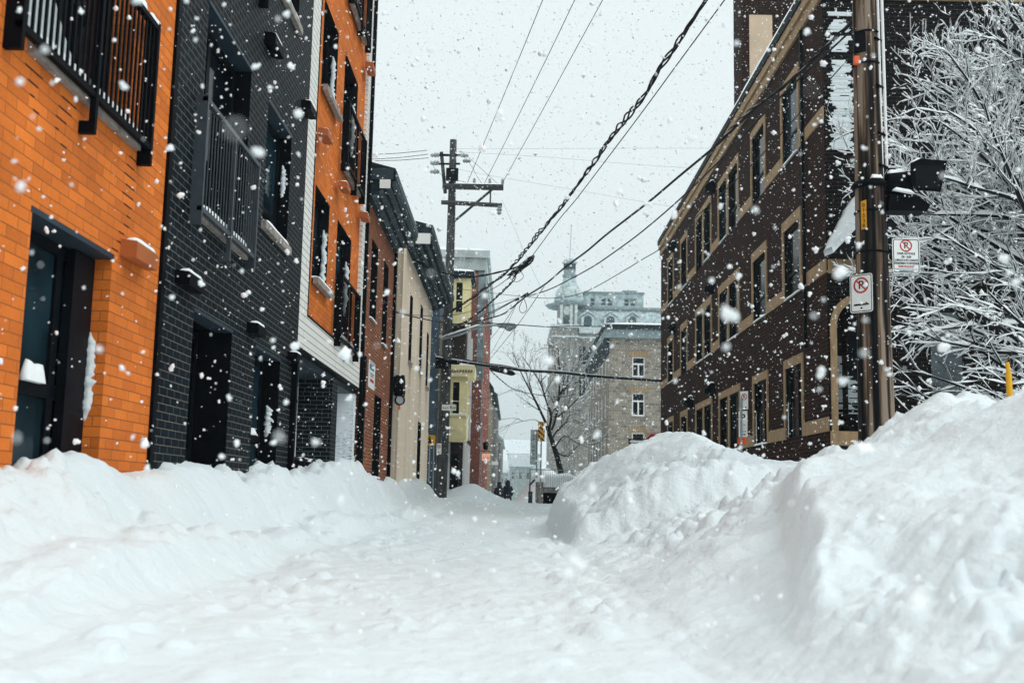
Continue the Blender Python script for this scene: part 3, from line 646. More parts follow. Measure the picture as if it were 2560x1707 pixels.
# beige rendered house
bE = thing('beige_house', 'beige rendered house with slit windows, dark stain streaks and a long dark eave', 'house', (-5, 34, 0))
hE = [(31.9, 32.8, 4.4, 6.4), (35.5, 36.5, 4.55, 6.7), (38.4, 39.3, 4.3, 6.2), (35.9, 37.2, 0.9, 2.9)]
MB().wall(LW, 29.75, 40.3, -0.8, 7.6, hE, 0.22, 0, 1).body(LW, 29.75, 40.3, -0.8, 7.6, 8).build('wall', [BEIGE, FRAME], bE)
MB().wall(LW, 27.55, 29.74, -0.8, 7.2, [], d=-0.05).body(LW, 27.55, 29.74, -0.8, 7.2, 8).build('side_bay', GREIGE, bE)
for k, (a, b, c, d) in enumerate(hE): window(bE, LW, a, b, c, d, -0.2, cols=(), rows=(0.5,), sill=CONC if k < 3 else None)
eave(bE, 30.4, 41.4, 7.40, 7.80, -2.40, 8.6, 32)
MB().box(front(30.39), -2.85, -2.44, 7.52, 7.82, 0, 0.02).build('eave_end', WHITEP, bE)
r = np.random.default_rng(5)
for u, z in ((32.5, 4.25), (36.1, 4.4), (38.9, 4.1)):           # rust and soot runs below the sills
    m = MB()
    for k in range(5):
        a = u - 0.3 + 0.15 * k + 0.05 * r.random(); L = 0.4 + 1.3 * r.random()
        m.prism(LW, [(a, z), (a + 0.05, z), (a + 0.035, z - L * 0.6), (a + 0.022, z - L), (a + 0.01, z - L * 0.7)], 0.001, 0.004)
    m.build('stain', GREIGE, bE)
o = thing('wall_lamp', 'dark wall lamp above a round glass dial on the grey corner of the beige house', 'lamp', (-3.1, 28.6, 3.2))
m = MB(); m.box(LW, 28.35, 28.55, 3.15, 3.55, -0.05, 0.05)
m.prism(LW, [(28.25, 3.3), (28.35, 3.55), (28.6, 3.62), (28.9, 3.5), (29.0, 3.2), (28.8, 3.05), (28.4, 3.05)], 0.02, 0.24)
m.build('lamp_head', METAL, o)
m = MB(); c = np.array([-2.92, 28.2, 2.93]); FL = turned(c, 0.35)
m.ring(FL, 0, 0, 0.10, 0.135, -0.03, 0.03); q = m.build('dial_rim', METAL, o)
m = MB(); m.prism(FL, [(0.105 * math.cos(a), 0.105 * math.sin(a)) for a in np.linspace(0, 2 * math.pi, 20, False)], -0.02, 0.012); m.build('dial_glass', GALV, o)
MB().box(FL, -0.02, 0.02, -0.25, -0.14, -0.02, 0.02).build('pilot_light', SIGNO, o)
MB().tube([(-3.1, 28.35, 3.1), (-2.95, 28.3, 3.08), (-2.92, 28.2, 3.06)], 0.02, 6).build('bracket', METAL, o)

# blue-grey house behind the pole, then the dark one with two yellow oriels
bF0 = thing('blue_grey_house', 'dark blue-grey house half hidden behind the far utility pole', 'house', (-5, 47, 0))
hF = [(45.2, 46.4, 0.6, 2.6), (47.0, 48.6, 0.6, 2.9), (45.4, 46.5, 4.0, 6.0), (47.4, 48.5, 4.0, 6.0)]
MB().wall(LW, 44.6, 50.85, -1.5, 9.4, hF, 0.2).body(LW, 44.6, 50.85, -1.5, 9.4, 8).build('wall', BLUEW, bF0)
for a, b, c, d in hF: window(bF0, LW, a, b, c, d, -0.15, rows=(0.5,), frame=FRAME, fw=0.1)
MB().box(front(44.7), -3.09, -2.95, -0.5, 7.6, -0.22, 0).build('corner_board', TANST, bF0)
bF = thing('dark_shop_house', 'dark brick house with white shopfront posts carrying two pale yellow bay windows', 'house', (-5, 54, 0))
LF = left(-2.3)
hF = [(51.9, 53.0, 0.3, 2.7), (53.4, 54.5, 0.3, 2.7), (55.2, 56.4, 0.3, 2.7), (53.0, 54.0, 3.8, 6.0), (55.3, 56.3, 3.8, 6.0), (53.0, 54.0, 7.0, 9.0), (55.3, 56.3, 7, 9)]
FF0 = front(51.0)
MB().wall(LF, 51.0, 57.6, -1.5, 9.4, hF, 0.2).wall(FF0, -9, -2.3, -1.5, 9.4, [(-2.86, -2.5, 0.2, 2.4)], 0.2).body(LF, 51.0, 57.6, -1.5, 9.4, 8, first=False).build('wall', DARKB, bF)
for a, b, c, d in hF: window(bF, LF, a, b, c, d, -0.06, rows=(0.5,), frame=WHITEP, fw=0.12)
window(bF, FF0, -2.86, -2.5, 0.2, 2.4, -0.1, cols=(), frame=FRAME)
m = MB()
for u in (51.05, 51.5, 53.1, 54.6, 55.0, 56.6): m.box(LF, u, u + 0.14, 0.0, 3.0, 0.003, 0.12)
m.build('shopfront_post', WHITEP, bF)
MB().box(FF0, -2.98, -2.88, -0.3, 2.9, 0.0, 0.06).build('corner_post', WHITEP, bF)
m = MB()
for u in (52.7, 54.6, 57.0): m.box(LF, u, u + 0.10, 3.3, 8.6, 0.003, 0.10)
m.build('drainpipe', WHITEP, bF)
def oriel(y0, y1, xo, z0, z1, ped):
    FO = front(y0); SO = left(xo)
    o = MB().box(FO, -3.095, xo, z0, z1, -(y1 - y0), 0).build('oriel', YELLOW, bF)
    hh = z1 - z0
    if ped:
        m = MB(); m.prism(FO, [(-3.1, z1 + 0.004), (xo + 0.28, z1 + 0.004), (xo + 0.33, z1 + 0.25), (xo + 0.30, z1 + 0.52), (-3.1, z1 + 0.52)], -(y1 - y0) - 0.1, 0.14); q = m.build('cornice', YELLOW, o)
        m = MB()
        for k in range(9): m.prism(FO, [(-2.95 + k * 0.125 + 0.055 * math.cos(a), z1 + 0.25 + 0.07 * math.sin(a)) for a in np.linspace(0, 6.28, 10, False)], 0.14, 0.165)
        m.build('scrollwork', TANST, q)
        snow_strip(q, 'snow', (-3.1, y0 - 0.14, z1 + 0.52), (xo + 0.3, y0 - 0.14, z1 + 0.52), 1.8, 0.12, (0, 1, 0), 41)
        w0, w1 = z0 + hh * 0.39, z1 - 0.22
    else: w0, w1 = z0 + 0.5, z1 - 0.3
    window(o, FO, -2.80, -2.45, w0, w1, 0.036, cols=(), rows=(0.4,), fw=0.03, frame=YELLOW)
    window(o, SO, y0 + 0.3, y1 - 0.3, w0, w1, 0.036, cols=(0.5,), rows=(0.5,), fw=0.05, frame=YELLOW)
    if ped:
        m = MB(); zs = z0 + hh * 0.36
        m.box(FO, -3.1, xo + 0.05, zs, zs + 0.07, -(y1 - y0) - 0.03, 0.05)
        m.box(FO, -2.93, -2.35, z0 + 0.25, zs - 0.12, 0.0, 0.025); m.box(FO, -2.80, -2.48, z0 + 0.38, zs - 0.25, 0.025, 0.05)
        m.prism(FO, [(-3.1, z0), (xo, z0), (xo - 0.1, z0 - 0.12), (-3.0, z0 - 0.12)], -(y1 - y0), -0.02)
        m.build('panel_moulding', YELLOW, o)
        snow_strip(o, 'snow', (-3.0, y0 - 0.05, zs + 0.07), (xo, y0 - 0.05, zs + 0.07), 0.1, 0.05, (0, 1, 0), 42)
oriel(50.0, 51.8, -2.12, 3.05, 5.85, True)
oriel(50.4, 52.2, -2.15, 8.35, 10.6, False)
MB().prism(front(50.2), [(-9, 9.4), (-1.95, 10.6), (-1.95, 10.78), (-9, 10.9)], -3, 0).build('roof', ROOFD, bF)
snow_strip(bF, 'snow', (-6, 50.2, 10.85), (-1.95, 50.2, 10.78), 2.6, 0.16, (0, 1, 0), 43)

# tall red brick block
LG = left(-1.74)
bG = thing('tall_brick_building', 'tall red brick building with a pale cornice rising behind the beige house', 'building', (-5, 66, 0))
FG = front(58.0)
hG = [(-3.35, -2.45, 10.2, 12.05), (-4.95, -3.9, 9.6, 12.0)]
hGs = [(60 + k * 3.4, 61.3 + k * 3.4, z, z + 1.9) for k in range(5) for z in (0.6, 3.8, 6.9, 9.8)]
MB().wall(FG, -12, -1.74, -2, 12.4, hG, 0.15).wall(LG, 58.0, 77, -2, 12.4, hGs, 0.15).body(LG, 58.0, 77, -2, 12.4, 10, first=False).build('wall', TALLB, bG)
for h in hG: window(bG, FG, *h, -0.12, rows=(0.5,), frame=GREYC, fw=0.12)
for h in hGs: window(bG, LG, *h, -0.12, rows=(0.5,), frame=WHITEP, fw=0.08)
m = MB(); m.box(FG, -12.2, -1.60, 12.404, 13.05, -19.2, 0.12, 0); m.box(FG, -12.3, -1.45, 13.054, 13.45, -19.3, 0.3, 0); m.box(LG, 57.97, 77.2, 11.7, 12.40, 0.005, 0.10, 1)
m.box(FG, -2.02, -1.73, 6.5, 12.40, 0.004, 0.03, 1)
m.build('cornice', [PALEC, GREYC], bG)
snow_strip(bG, 'snow', (-12, 57.7, 13.45), (-1.5, 57.7, 13.45), 2, 0.15, (0, 1, 0), 44)
m = MB(); m.box(LG, 58.1, 58.5, -1, 12.0, 0.0, 0.05); m.build('quoin', GREYC, bG)
o = thing('hanging_sign', 'small glowing orange-pink shop sign hanging from the tall brick building', 'sign', (-1.5, 57.6, 2.2))
FS = front(57.6)
m = MB(); m.prism(FS, [(-1.60, 2.33), (-1.56, 2.30), (-1.22, 2.30), (-1.18, 2.33), (-1.18, 2.66), (-1.22, 2.69), (-1.34, 2.69), (-1.39, 2.64), (-1.44, 2.69), (-1.56, 2.69), (-1.60, 2.66)], -0.03, 0.03); m.build('board', GLOW, o)
m = MB(); m.box(FS, -1.74, -1.2, 2.80, 2.83, -0.015, 0.015); m.box(FS, -1.52, -1.50, 2.69, 2.80, -0.01, 0.01); m.box(FS, -1.28, -1.26, 2.69, 2.80, -0.01, 0.01); m.build('bracket', METAL, o)
m = MB()
for k, (u, w) in enumerate(((-1.53, 0.09), (-1.41, 0.08), (-1.30, 0.09))): m.box(FS, u, u + w, 2.43, 2.46, 0.03, 0.034); m.box(FS, u, u + 0.02, 2.43, 2.55, 0.03, 0.034)
m.build('lettering', SIGNO, o)
m = MB(); m.lathe((-1.42, 57.6, 2.86), [(0, 0.03), (0.03, 0.10), (0.06, 0.12), (0.30, 0.14), (0.34, 0.18), (0.42, 0.05)], 8); m.build('lantern', METAL, o)

def far_house(name, label, fr, u0, u1, v0, v1, deep, material, winrows, nwin, roof=None, top=None):
    o = thing(name, label, 'house', (fr.P((u0 + u1) / 2, v0, -deep / 2)))
    hs = []
    for z in winrows:
        for k in range(nwin):
            c = u0 + (u1 - u0) * (k + 0.5) / nwin; hs.append((c - 0.55, c + 0.55, z, z + 1.7))
    MB().wall(fr, u0, u1, v0, v1, hs, 0.15).body(fr, u0, u1, v0, v1, deep).build('wall', material, o)
    for h in hs: window(o, fr, *h, -0.12, rows=(0.5,), frame=WHITEP, fw=0.1)
    if roof:
        m = MB(); P = fr.P; a, b = -0.15, 0.35
        m.add([P(u0 - a, v1 + 0.004, 0.3), P(u1 + a, v1 + 0.004, 0.3), P(u1 + a, v1 + 0.004, -deep), P(u0 - a, v1 + 0.004, -deep), P(u0 + b, top, -1.2), P(u1 - b, top, -1.2), P(u1 - b, top, -deep + 1), P(u0 + b, top, -deep + 1)],
              [(0, 1, 2, 3), (0, 1, 5, 4), (1, 2, 6, 5), (2, 3, 7, 6), (3, 0, 4, 7), (4, 5, 6, 7)])
        q = m.build('roof', roof, o)
        snow_strip(q, 'snow', P(u0 + b, top, -1.0), P(u1 - b, top, -1.0), 3, 0.2, -fr.n, 51)
    return o
oH = far_house('tan_stone_house', 'tan stone house with a dark mansard roof, past the tall brick building', left(-1.74), 77.3, 95, -2, 8.0, 9, TANST, (0.5, 3.6), 5, ROOFD, 10.2)
far_house('pale_grey_house', 'pale grey stone house fading into the snowfall, behind the tan one', left(-1.74), 95.4, 130, -2, 9.2, 9, GREYST, (0.5, 3.6, 6.2), 7, SLATED, 10.4)
far_house('far_grey_building', 'low grey building at the end of the left row, almost lost in snow', left(-1.45), 134, 165, -3, 7.2, 9, GREYST, (0.5, 3.6), 5, SLATE, 8.6)
m = MB(); FH = front(92.0)
for k in range(1): m.box(FH, -1.74, -1.2, 3.0, 3.3, -0.05, 0.05)
o = m.build('shop_sign', WHITEP, None); put_props(o, 'tiny white projecting sign on the tan stone house', 'sign')

# ------------------------------------------------------------------ right side of the street
RW = right(6.6); FJ = front(23.1)
bJ = thing('brown_brick_building', 'three storey brown brick building with sand stone bands, flat snow-edged roof and a tall chimney', 'building', (11, 36, 0))
rows = ((9.08, 10.68), (5.70, 7.14), (2.33, 3.74))
singles = ((25.22, 26.72), (28.72, 30.25), (42.0, 43.5), (45.65, 47.2)); pairs = ((32.25, 33.68), (33.92, 35.30), (36.8, 38.18), (38.42, 39.85))
hJ = []
for v0, v1 in rows:
    for a, b in singles + pairs: hJ.append((a, b, v0 - 0.28, v1))
MB().wall(RW, 23.1, 49.6, -0.8, 12.3, hJ, 0.10, 0, 1).body(RW, 23.1, 49.6, -0.8, 12.3, 0.4, first=False).build('wall', [BROWNB, FRAME], bJ)
for k, h in enumerate(hJ):
    low = k >= 16
    window(bJ, RW, *h, -0.06, cols=(0.42,) if low else (), rows=() if low else (0.35,), fw=0.06, sillsnow=k % 3 != 1, pane=PANEB if k % 5 == 0 else PANE, seed=60 + k,
           jamb_snow=(0.02, 0.55) if low and k < 18 else None)
for (v0, v1), top in zip(rows, (10.90, 7.40, 3.96)):
    zb, zt = v0 - 0.28, v0 + 0.02
    edges = sorted(list(singles) + list(pairs)); u = 23.1
    for a, b in edges:                          # the continuous sill band, broken at each opening
        MB().box(RW, u, a - 0.004, zb, zt, 0.002, 0.03).build('sill_band', SAND, bJ); u = b + 0.004
    MB().box(RW, u, 49.6, zb, zt, 0.002, 0.03).build('sill_band', SAND, bJ)
    for a, b in list(singles) + [(32.25, 35.30), (36.8, 39.85)]:
        m = MB(); m.box(RW, a - 0.15, b + 0.15, v1 + 0.004, top, 0.002, 0.034)
        m.box(RW, a - 0.15, a - 0.004, zt + 0.004, v1, 0.002, 0.034); m.box(RW, b + 0.004, b + 0.15, zt + 0.004, v1, 0.002, 0.034)
        if b - a > 2:
            c = 33.68 if a < 35 else 38.18; m.box(RW, c + 0.004, c + 0.236, zt + 0.004, v1, 0.002, 0.034)
        m.build('window_surround', SAND, bJ)
m = MB()
m.box(RW, 23.0, 49.65, 11.55, 11.82, 0.002, 0.06, 0); m.box(RW, 22.95, 49.68, 11.824, 12.05, 0.002, 0.12, 0); m.box(RW, 22.9, 49.7, 12.054, 12.26, -0.3, 0.16, 1)
m.box(FJ, 6.604, 26, 11.55, 12.05, 0.002, 0.06, 0); m.box(FJ, 6.604, 26, 12.054, 12.26, -0.3, 0.10, 1)
m.build('cornice', [SAND, METAL], bJ)
MB().box(RW, 23.1, 49.6, 12.264, 12.30, -18, 0.0).build('roof', ROOFD, bJ)
snow_strip(bJ, 'roof_snow', RW.P(22.95, 12.26, 0.15), RW.P(49.7, 12.26, 0.15), 1.6, 0.20, -RW.n, 71, 60)
for a, b in ((35.6, 36.6),):
    for z in (7.45, 3.75):
        pass
for u, z in ((36.2, 7.35), (36.2, 3.95), (45.0, 10.75), (45.0, 7.3), (36.0, 10.75), (40.6, 3.9)):
    o = MB().prism(Fr(RW.P(u, z, 0), -RW.n * -1, RW.v, RW.u), [(0, 0), (0, 0.42), (0.12, 0.42), (0.34, 0.22), (0.34, 0.08), (0.1, 0.0)], 0, 0.34).build('wall_lantern', METAL, bJ)
    snow_strip(o, 'snow', RW.P(u, z + 0.42, 0.14), RW.P(u + 0.34, z + 0.42, 0.14), 0.12, 0.06, -RW.n, int(u), n=6)
m = MB(); m.box(RW, 24.62, 24.70, 4.0, 11.5, 0.035, 0.10); m.build('drainpipe', METAL, bJ)

# its end wall, with the arched doorway
ax0, ax1, asp, acx = 6.78, 7.62, 4.25, 7.20
arc = [(acx + 0.42 * math.cos(a), asp + 0.52 * math.sin(a)) for a in np.linspace(0, math.pi, 17)]
m = MB(); m.wall(FJ, 6.6, 26, -0.8, 12.3, [(ax0, ax1, 1.75, 5.2, 0.45), (10.2, 11.2, 3.0, 4.6, 0.2)], 0.3)
for (a, b), (c, d) in zip(arc, arc[1:]):
    m.quad(FJ.P(a, b), FJ.P(c, d), FJ.P(c, 5.2), FJ.P(a, 5.2)); m.quad(FJ.P(a, b), FJ.P(c, d), FJ.P(c, d, -0.45), FJ.P(a, b, -0.45))
m.body(FJ, 6.6, 26, -0.8, 12.29, 22, first=False)
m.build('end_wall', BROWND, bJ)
m = MB()
oarc = [(acx + 0.56 * math.cos(a), asp + 0.68 * math.sin(a)) for a in np.linspace(0, math.pi, 17)]
for i in range(16): m.prism(FJ, [arc[i], arc[i + 1], oarc[i + 1], oarc[i]], 0.002, 0.04)
m.box(FJ, ax0 - 0.14, ax0 - 0.002, 1.75, asp, 0.002, 0.04); m.box(FJ, ax1 + 0.002, ax1 + 0.14, 1.75, asp, 0.002, 0.04)
m.box(FJ, 6.6, 7.9, 1.75, 2.05, 0.041, 0.07)
m.box(FJ, 6.62, 7.95, 5.40, 5.70, 0.004, 0.05)
m.build('arch_surround', SAND, bJ)
o = MB().quad(FJ.P(ax0, 1.75, -0.44), FJ.P(ax1, 1.75, -0.44), FJ.P(ax1, 5.2, -0.44), FJ.P(ax0, 5.2, -0.44)).build('arch_door', FRAME, bJ)
m = MB()
for k in range(6): m.box(FJ, ax0, ax1, 1.8 + k * 0.17, 1.86 + k * 0.17, -0.439, -0.40)
m.build('door_rail', METAL, o)
snow_patch(o, FJ, ax0, ax1, 2.45, 3.75, -0.439, 77, cv=0.065, th=0.05, shape=lambda c, r: (0.0, 0.25 + 0.6 * max(0, 1 - abs(c - 0.35) * 1.5) * r.random() + 0.25 * (c < 0.6)))
# little gabled porch roof over the arch, under snow
m = MB(); gx = 7.52
m.prism(FJ, [(6.62, 5.80), (gx, 6.80), (8.42, 5.80), (8.42, 5.715), (6.62, 5.715)], 0.004, 0.55, 0)
o = m.build('porch_gable', FRAME, bJ)
r = np.random.default_rng(3)
V = []; n = 16
for i in range(n):
    t = i / (n - 1); u = 6.56 + (gx - 6.56) * t; z = 5.76 + 1.04 * t; h = (0.10 + 0.36 * min(1, t * 1.6) + 0.05 * r.random())
    for d, q in ((0.0, 0.0), (0.0, h), (0.35, h), (0.56, h * 0.7), (0.62, 0.1), (0.58, -0.05)): V.append(FJ.P(u - q * 0.25, z + q, d + 0.004))
Fs = [(i * 6 + j, i * 6 + j + 1, i * 6 + 7 + j, i * 6 + 6 + j) for i in range(n - 1) for j in range(5)] + [(0, 1, 2, 3, 4, 5), tuple(range((n - 1) * 6, n * 6))]
link_mesh('snow', np.array(V), Fs, [SNOW], o, True)
# snow blown against the end wall beside the pole
def blob(c, r):
    env = 0.95 if 0.1 < c < 0.94 else 0.45
    lo = 0.12 + 0.18 * math.sin(c * 23) ** 2 + 0.12 * r.random(); hi = 0.72 + 0.26 * r.random()
    if 0.66 < c < 0.70 or 0.80 < c < 0.83 or 0.90 < c < 0.915: return (1, 0)
    return (lo / env * 0.8, hi * env)
snow_patch(bJ, FJ, 6.62, 7.30, 7.75, 11.5, 0.003, 78, cv=0.092, shape=blob)
window(bJ, FJ, 10.2, 11.2, 3.0, 4.6, -0.18, frame=PANELG)
FWN = MB().box(FJ, 8.75, 9.4, 2.6, 4.6, 0.003, 0.03).build('grey_panel', PANELG, bJ)
# chimney block on the roof
FC = front(36.4)
m = MB(); m.box(FC, 7.6, 11.5, 12.3, 18.5, -1.35, 0, 0); ch = m.build('chimney', BROWNB, bJ)
m = MB(); m.box(FC, 7.87, 8.66, 12.3, 14.7, 0.003, 0.05); m.box(FC, 7.87, 8.66, 14.72, 17.2, 0.003, 0.05); m.build('panel', SANDL, ch)

# grey stone building beyond
bK = thing('grey_stone_building', 'grey stone block with two white-framed windows and a deep dark cornice, past the brown brick', 'building', (12, 100, 0))
FK = front(90.0); LK = right(7.75)
hK = [(9.62, 10.68, 10.35, 12.0), (9.62, 10.68, 7.15, 9.05), (9.62, 10.68, 3.9, 5.8), (13.4, 14.5, 7.15, 9.05), (13.4, 14.5, 10.35, 12.0)]
hKs = [(93 + k * 3.6, 94.3 + k * 3.6, z, z + 1.9) for k in range(6) for z in (3.9, 7.15, 10.3)]
MB().wall(FK, 7.75, 24, -2, 13.5, hK, 0.25).wall(LK, 90, 114, -2, 13.5, hKs, 0.2).body(LK, 90, 114, -2, 13.5, 16, first=False).build('wall', STONE, bK)
for h in hK:
    w = window(bK, FK, *h, -0.10, cols=(), rows=(0.64,), frame=WHITEP, fw=0.11, sill=SAND if False else CONC, sillsnow=True, seed=int(h[2]))
    MB().box(FK, (h[0] + h[1]) / 2 - 0.06, (h[0] + h[1]) / 2 + 0.06, h[2] + 0.1, h[2] + 0.6 * (h[3] - h[2]), -0.128, -0.09).build('mullion', WHITEP, w)
    MB().box(FK, h[0] - 0.25, h[1] + 0.25, h[3] + 0.01, h[3] + 0.42, 0.003, 0.05).build('lintel', SAND, bK)
for h in hKs: window(bK, LK, *h, -0.02, rows=(0.6,), frame=WHITEP, fw=0.13)
m = MB(); m.box(FK, 7.3, 24.2, 13.504, 14.2, -25, 0.35, 0); m.box(FK, 7.2, 24.3, 14.204, 14.6, -25.2, 0.5, 1); m.build('cornice', [GREYC, ROOFD], bK)
m = MB(); m.prism(FK, [(7.745, 12.2), (7.32, 13.5), (7.745, 13.5)], -24, -0.1); m.build('eave_board', ROOFD, bK)
snow_strip(bK, 'roof_snow', (7.2, 89.5, 14.6), (24, 89.5, 14.6), 3, 0.2, (0, 1, 0), 81)

# domed hall with a cupola, far off
bL = thing('domed_hall', 'pale far hall with a domed corner tower, flagpole and dormered slate roof', 'building', (14, 210, 0))
FLh = front(200.0)
S = 200 / 2790.0
def hx(px): return (px - 1280) * S
def hz(py): return 0.6 + (1236 - py) * S
win = [(hx(1442), hx(1461), hz(905), hz(858)), (hx(1468), hx(1487), hz(905), hz(858)), (hx(1442), hx(1461), hz(985), hz(935)), (hx(1400), hx(1407), hz(905), hz(865)), (hx(1414), hx(1420), hz(905), hz(865)), (hx(1400), hx(1418), hz(985), hz(935)), (hx(1505), hx(1524), hz(905), hz(858))]
MB().wall(FLh, hx(1435), 30, -4, hz(815), [w for w in win if w[0] > hx(1435)], 0.4).body(FLh, hx(1435), 30, -4, hz(815), 30).build('wall', STONE2, bL)
FT = front(199.0)
MB().wall(FT, hx(1373), hx(1438), -4, hz(815), [w for w in win if w[0] < hx(1435)], 0.4).body(FT, hx(1373), hx(1438), -4, hz(815), 22).build('tower_wall', STONE2, bL)
m = MB()
for px in (1373, 1409, 1436): m.box(FT, hx(px), hx(px) + 0.3, -4, hz(838), 0.004, 0.22)
for py in (920, 925, 1000): m.box(FT, hx(1371), hx(1440), hz(py), hz(py - 3), 0.005, 0.28)
m.build('tower_moulding', STONE2, bL)
m = MB()
for px in (1440, 1490, 1528): m.box(FLh, hx(px), hx(px) + 0.3, -4, hz(838), 0.004, 0.2)
m.build('facade_moulding', STONE2, bL)
for w in win: window(bL, FLh if w[0] > hx(1435) else FT, *w, -0.35, rows=(0.6,), frame=PALEC, fw=0.10)
m = MB(); m.box(FT, hx(1369), hx(1442), hz(814), hz(806), -23, 0.6); m.box(FLh, hx(1442), 31, hz(825), hz(810), -31, 0.5); m.box(FLh, hx(1438), 31, hz(838), hz(834), -1, 0.3); m.box(FT, hx(1371), hx(1441), hz(838), hz(834), -1, 0.2)
m.build('cornice', PALEC, bL)
m = MB(); P = FLh.P                               # mansard storey, leaning back
m.add([P(hx(1438), hz(810), 0), P(30, hz(810), 0), P(30, hz(756), -3), P(hx(1438), hz(756), -3), P(hx(1438), hz(756), -25), P(30, hz(756), -25)], [(0, 1, 2, 3), (3, 2, 5, 4)])
mans = m.build('mansard_roof', SLATE, bL)
m = MB(); m.box(FLh, hx(1450), 30, hz(756), hz(750), -26, -2.4); m.build('roof_edge', GREYC, bL)
ww = [(hx(a), hx(b), hz(745), hz(724)) for a, b in ((1473, 1486), (1501, 1515), (1517, 1532), (1561, 1575), (1577, 1592))]
FLu = front(203.5)
MB().wall(FLu, hx(1458), hx(1612), hz(752), hz(712), ww, 0.3).body(FLu, hx(1458), hx(1612), hz(752), hz(712), 20).build('attic_wall', SLATE, bL)
for w in ww: window(bL, FLu, *w, -0.2, cols=(), rows=(0.5,), frame=PALEC, fw=0.12, pane=SLATED)
m = MB(); m.box(FLu, hx(1456), hx(1614), hz(712) + 0.004, hz(708), -20.5, 0.4); m.box(FLu, hx(1560), hx(1598), hz(707), hz(698), -8, -2); m.build('attic_cornice', GREYC, bL)
def arch_poly(c, w, z0, z1, n=12):
    return [(c - w, z0), (c + w, z0)] + [(c + w * math.cos(a), z1 - w + w * math.sin(a)) for a in np.linspace(0, math.pi, n)]
for px in (1464, 1521.5, 1577.5):
    c, w = hx(px), 10 * S
    fd = front(199.6)
    d = MB(); d.prism(fd, [(c - w * 1.45, hz(810)), (c + w * 1.45, hz(810)), (c + w * 1.45, hz(783)), (c, hz(771)), (c - w * 1.45, hz(783))], -2.6, 0, 0); q = d.build('dormer', SLATE, bL)
    MB().prism(fd, arch_poly(c, w, hz(808), hz(781)), 0.005, 0.06).build('pane', SLATED, q)
    k = MB(); k.prism(fd, [(c - w * 1.9, hz(783)), (c, hz(770)), (c + w * 1.9, hz(783)), (c + w * 1.9, hz(780)), (c, hz(766.5)), (c - w * 1.9, hz(780))], -1.5, 0.35)
    for sgn in (-1, 1): k.box(fd, c + sgn * w * 1.35 - 0.2, c + sgn * w * 1.35 + 0.2, hz(808), hz(783), 0.004, 0.2)
    k.build('pediment', PALEC, q)
tc = np.array([hx(1419), 204.0, 0.0])
m = MB(); FTd = front(200.2)
m.box(FTd, hx(1390), hx(1437), hz(806), hz(752), -8, 0, 0); td = m.build('tower_drum', STONE2, bL)
MB().prism(FTd, arch_poly(hx(1410), 7.5 * S, hz(803), hz(780)), 0.004, 0.08).build('pane', SLATED, td)
m = MB()
for px in (1397, 1422, 1434): m.box(FTd, hx(px) - 0.25, hx(px) + 0.25, hz(806), hz(752), 0.004, 0.3)
m.build('pilaster', PALEC, td)
m = MB(); m.lathe((hx(1412), 200.25, hz(767)), [(0, 0.75), (0.08, 0.75)], 16, 0, (0, -1, 0)); m.build('medallion', PALEC, td)
m = MB(); m.lathe(tc, [(hz(752), 1.6), (hz(751), 4.1), (hz(746), 4.5), (hz(743), 3.4), (hz(742), 1.0)], 16); m.build('tower_cornice', GREYC, bL)
m = MB(); m.lathe(tc, [(hz(743), 2.95), (hz(730), 2.85), (hz(715), 2.55), (hz(702), 2.1), (hz(692), 1.65), (hz(682), 1.3), (hz(672), 1.1)], 20); dm = m.build('dome', SLATE, bL, True)
for a in (-2.45, -0.85, -1.65):
    m = MB(); c = tc + np.array([2.5 * math.cos(a), 2.5 * math.sin(a), hz(716)]); m.lathe(c, [(0, 0.85), (0.2, 0.85), (0.32, 0.62)], 16, 0, (math.cos(a), math.sin(a), 0.25)); q = m.build('round_dormer', PALEC, dm)
m = MB(); m.lathe(tc, [(hz(672), 1.0), (hz(670), 1.3), (hz(664), 1.35), (hz(662), 1.05), (hz(655), 1.1), (hz(651), 1.2)], 12); m.build('lantern_base', GREYC, bL)
m = MB()
for k in range(8):
    a = k * math.pi / 4; m.tube([tc + np.array([1.0 * math.cos(a), 1.0 * math.sin(a), hz(651)]), tc + np.array([1.0 * math.cos(a), 1.0 * math.sin(a), hz(634)])], 0.15, 6)
m.lathe(tc, [(hz(651), 0.7), (hz(634), 0.7)], 8); m.build('lantern', SLATED, bL)
m = MB(); m.lathe(tc, [(hz(634), 1.25), (hz(631), 1.5), (hz(629), 1.25), (hz(624), 1.05), (hz(619), 0.5), (hz(617), 0.05)], 14); m.build('lantern_dome', SLATE, bL, True)
m = MB(); m.tube([tc + np.array([0, 0, hz(618)]), tc + np.array([0.2, 0, hz(531)])], 0.06, 6); m.lathe(tc + np.array([0.2, 0, 0]), [(hz(532), 0.05), (hz(530.5), 0.16), (hz(529), 0.05)], 8); m.build('flagpole', GREYC, bL)

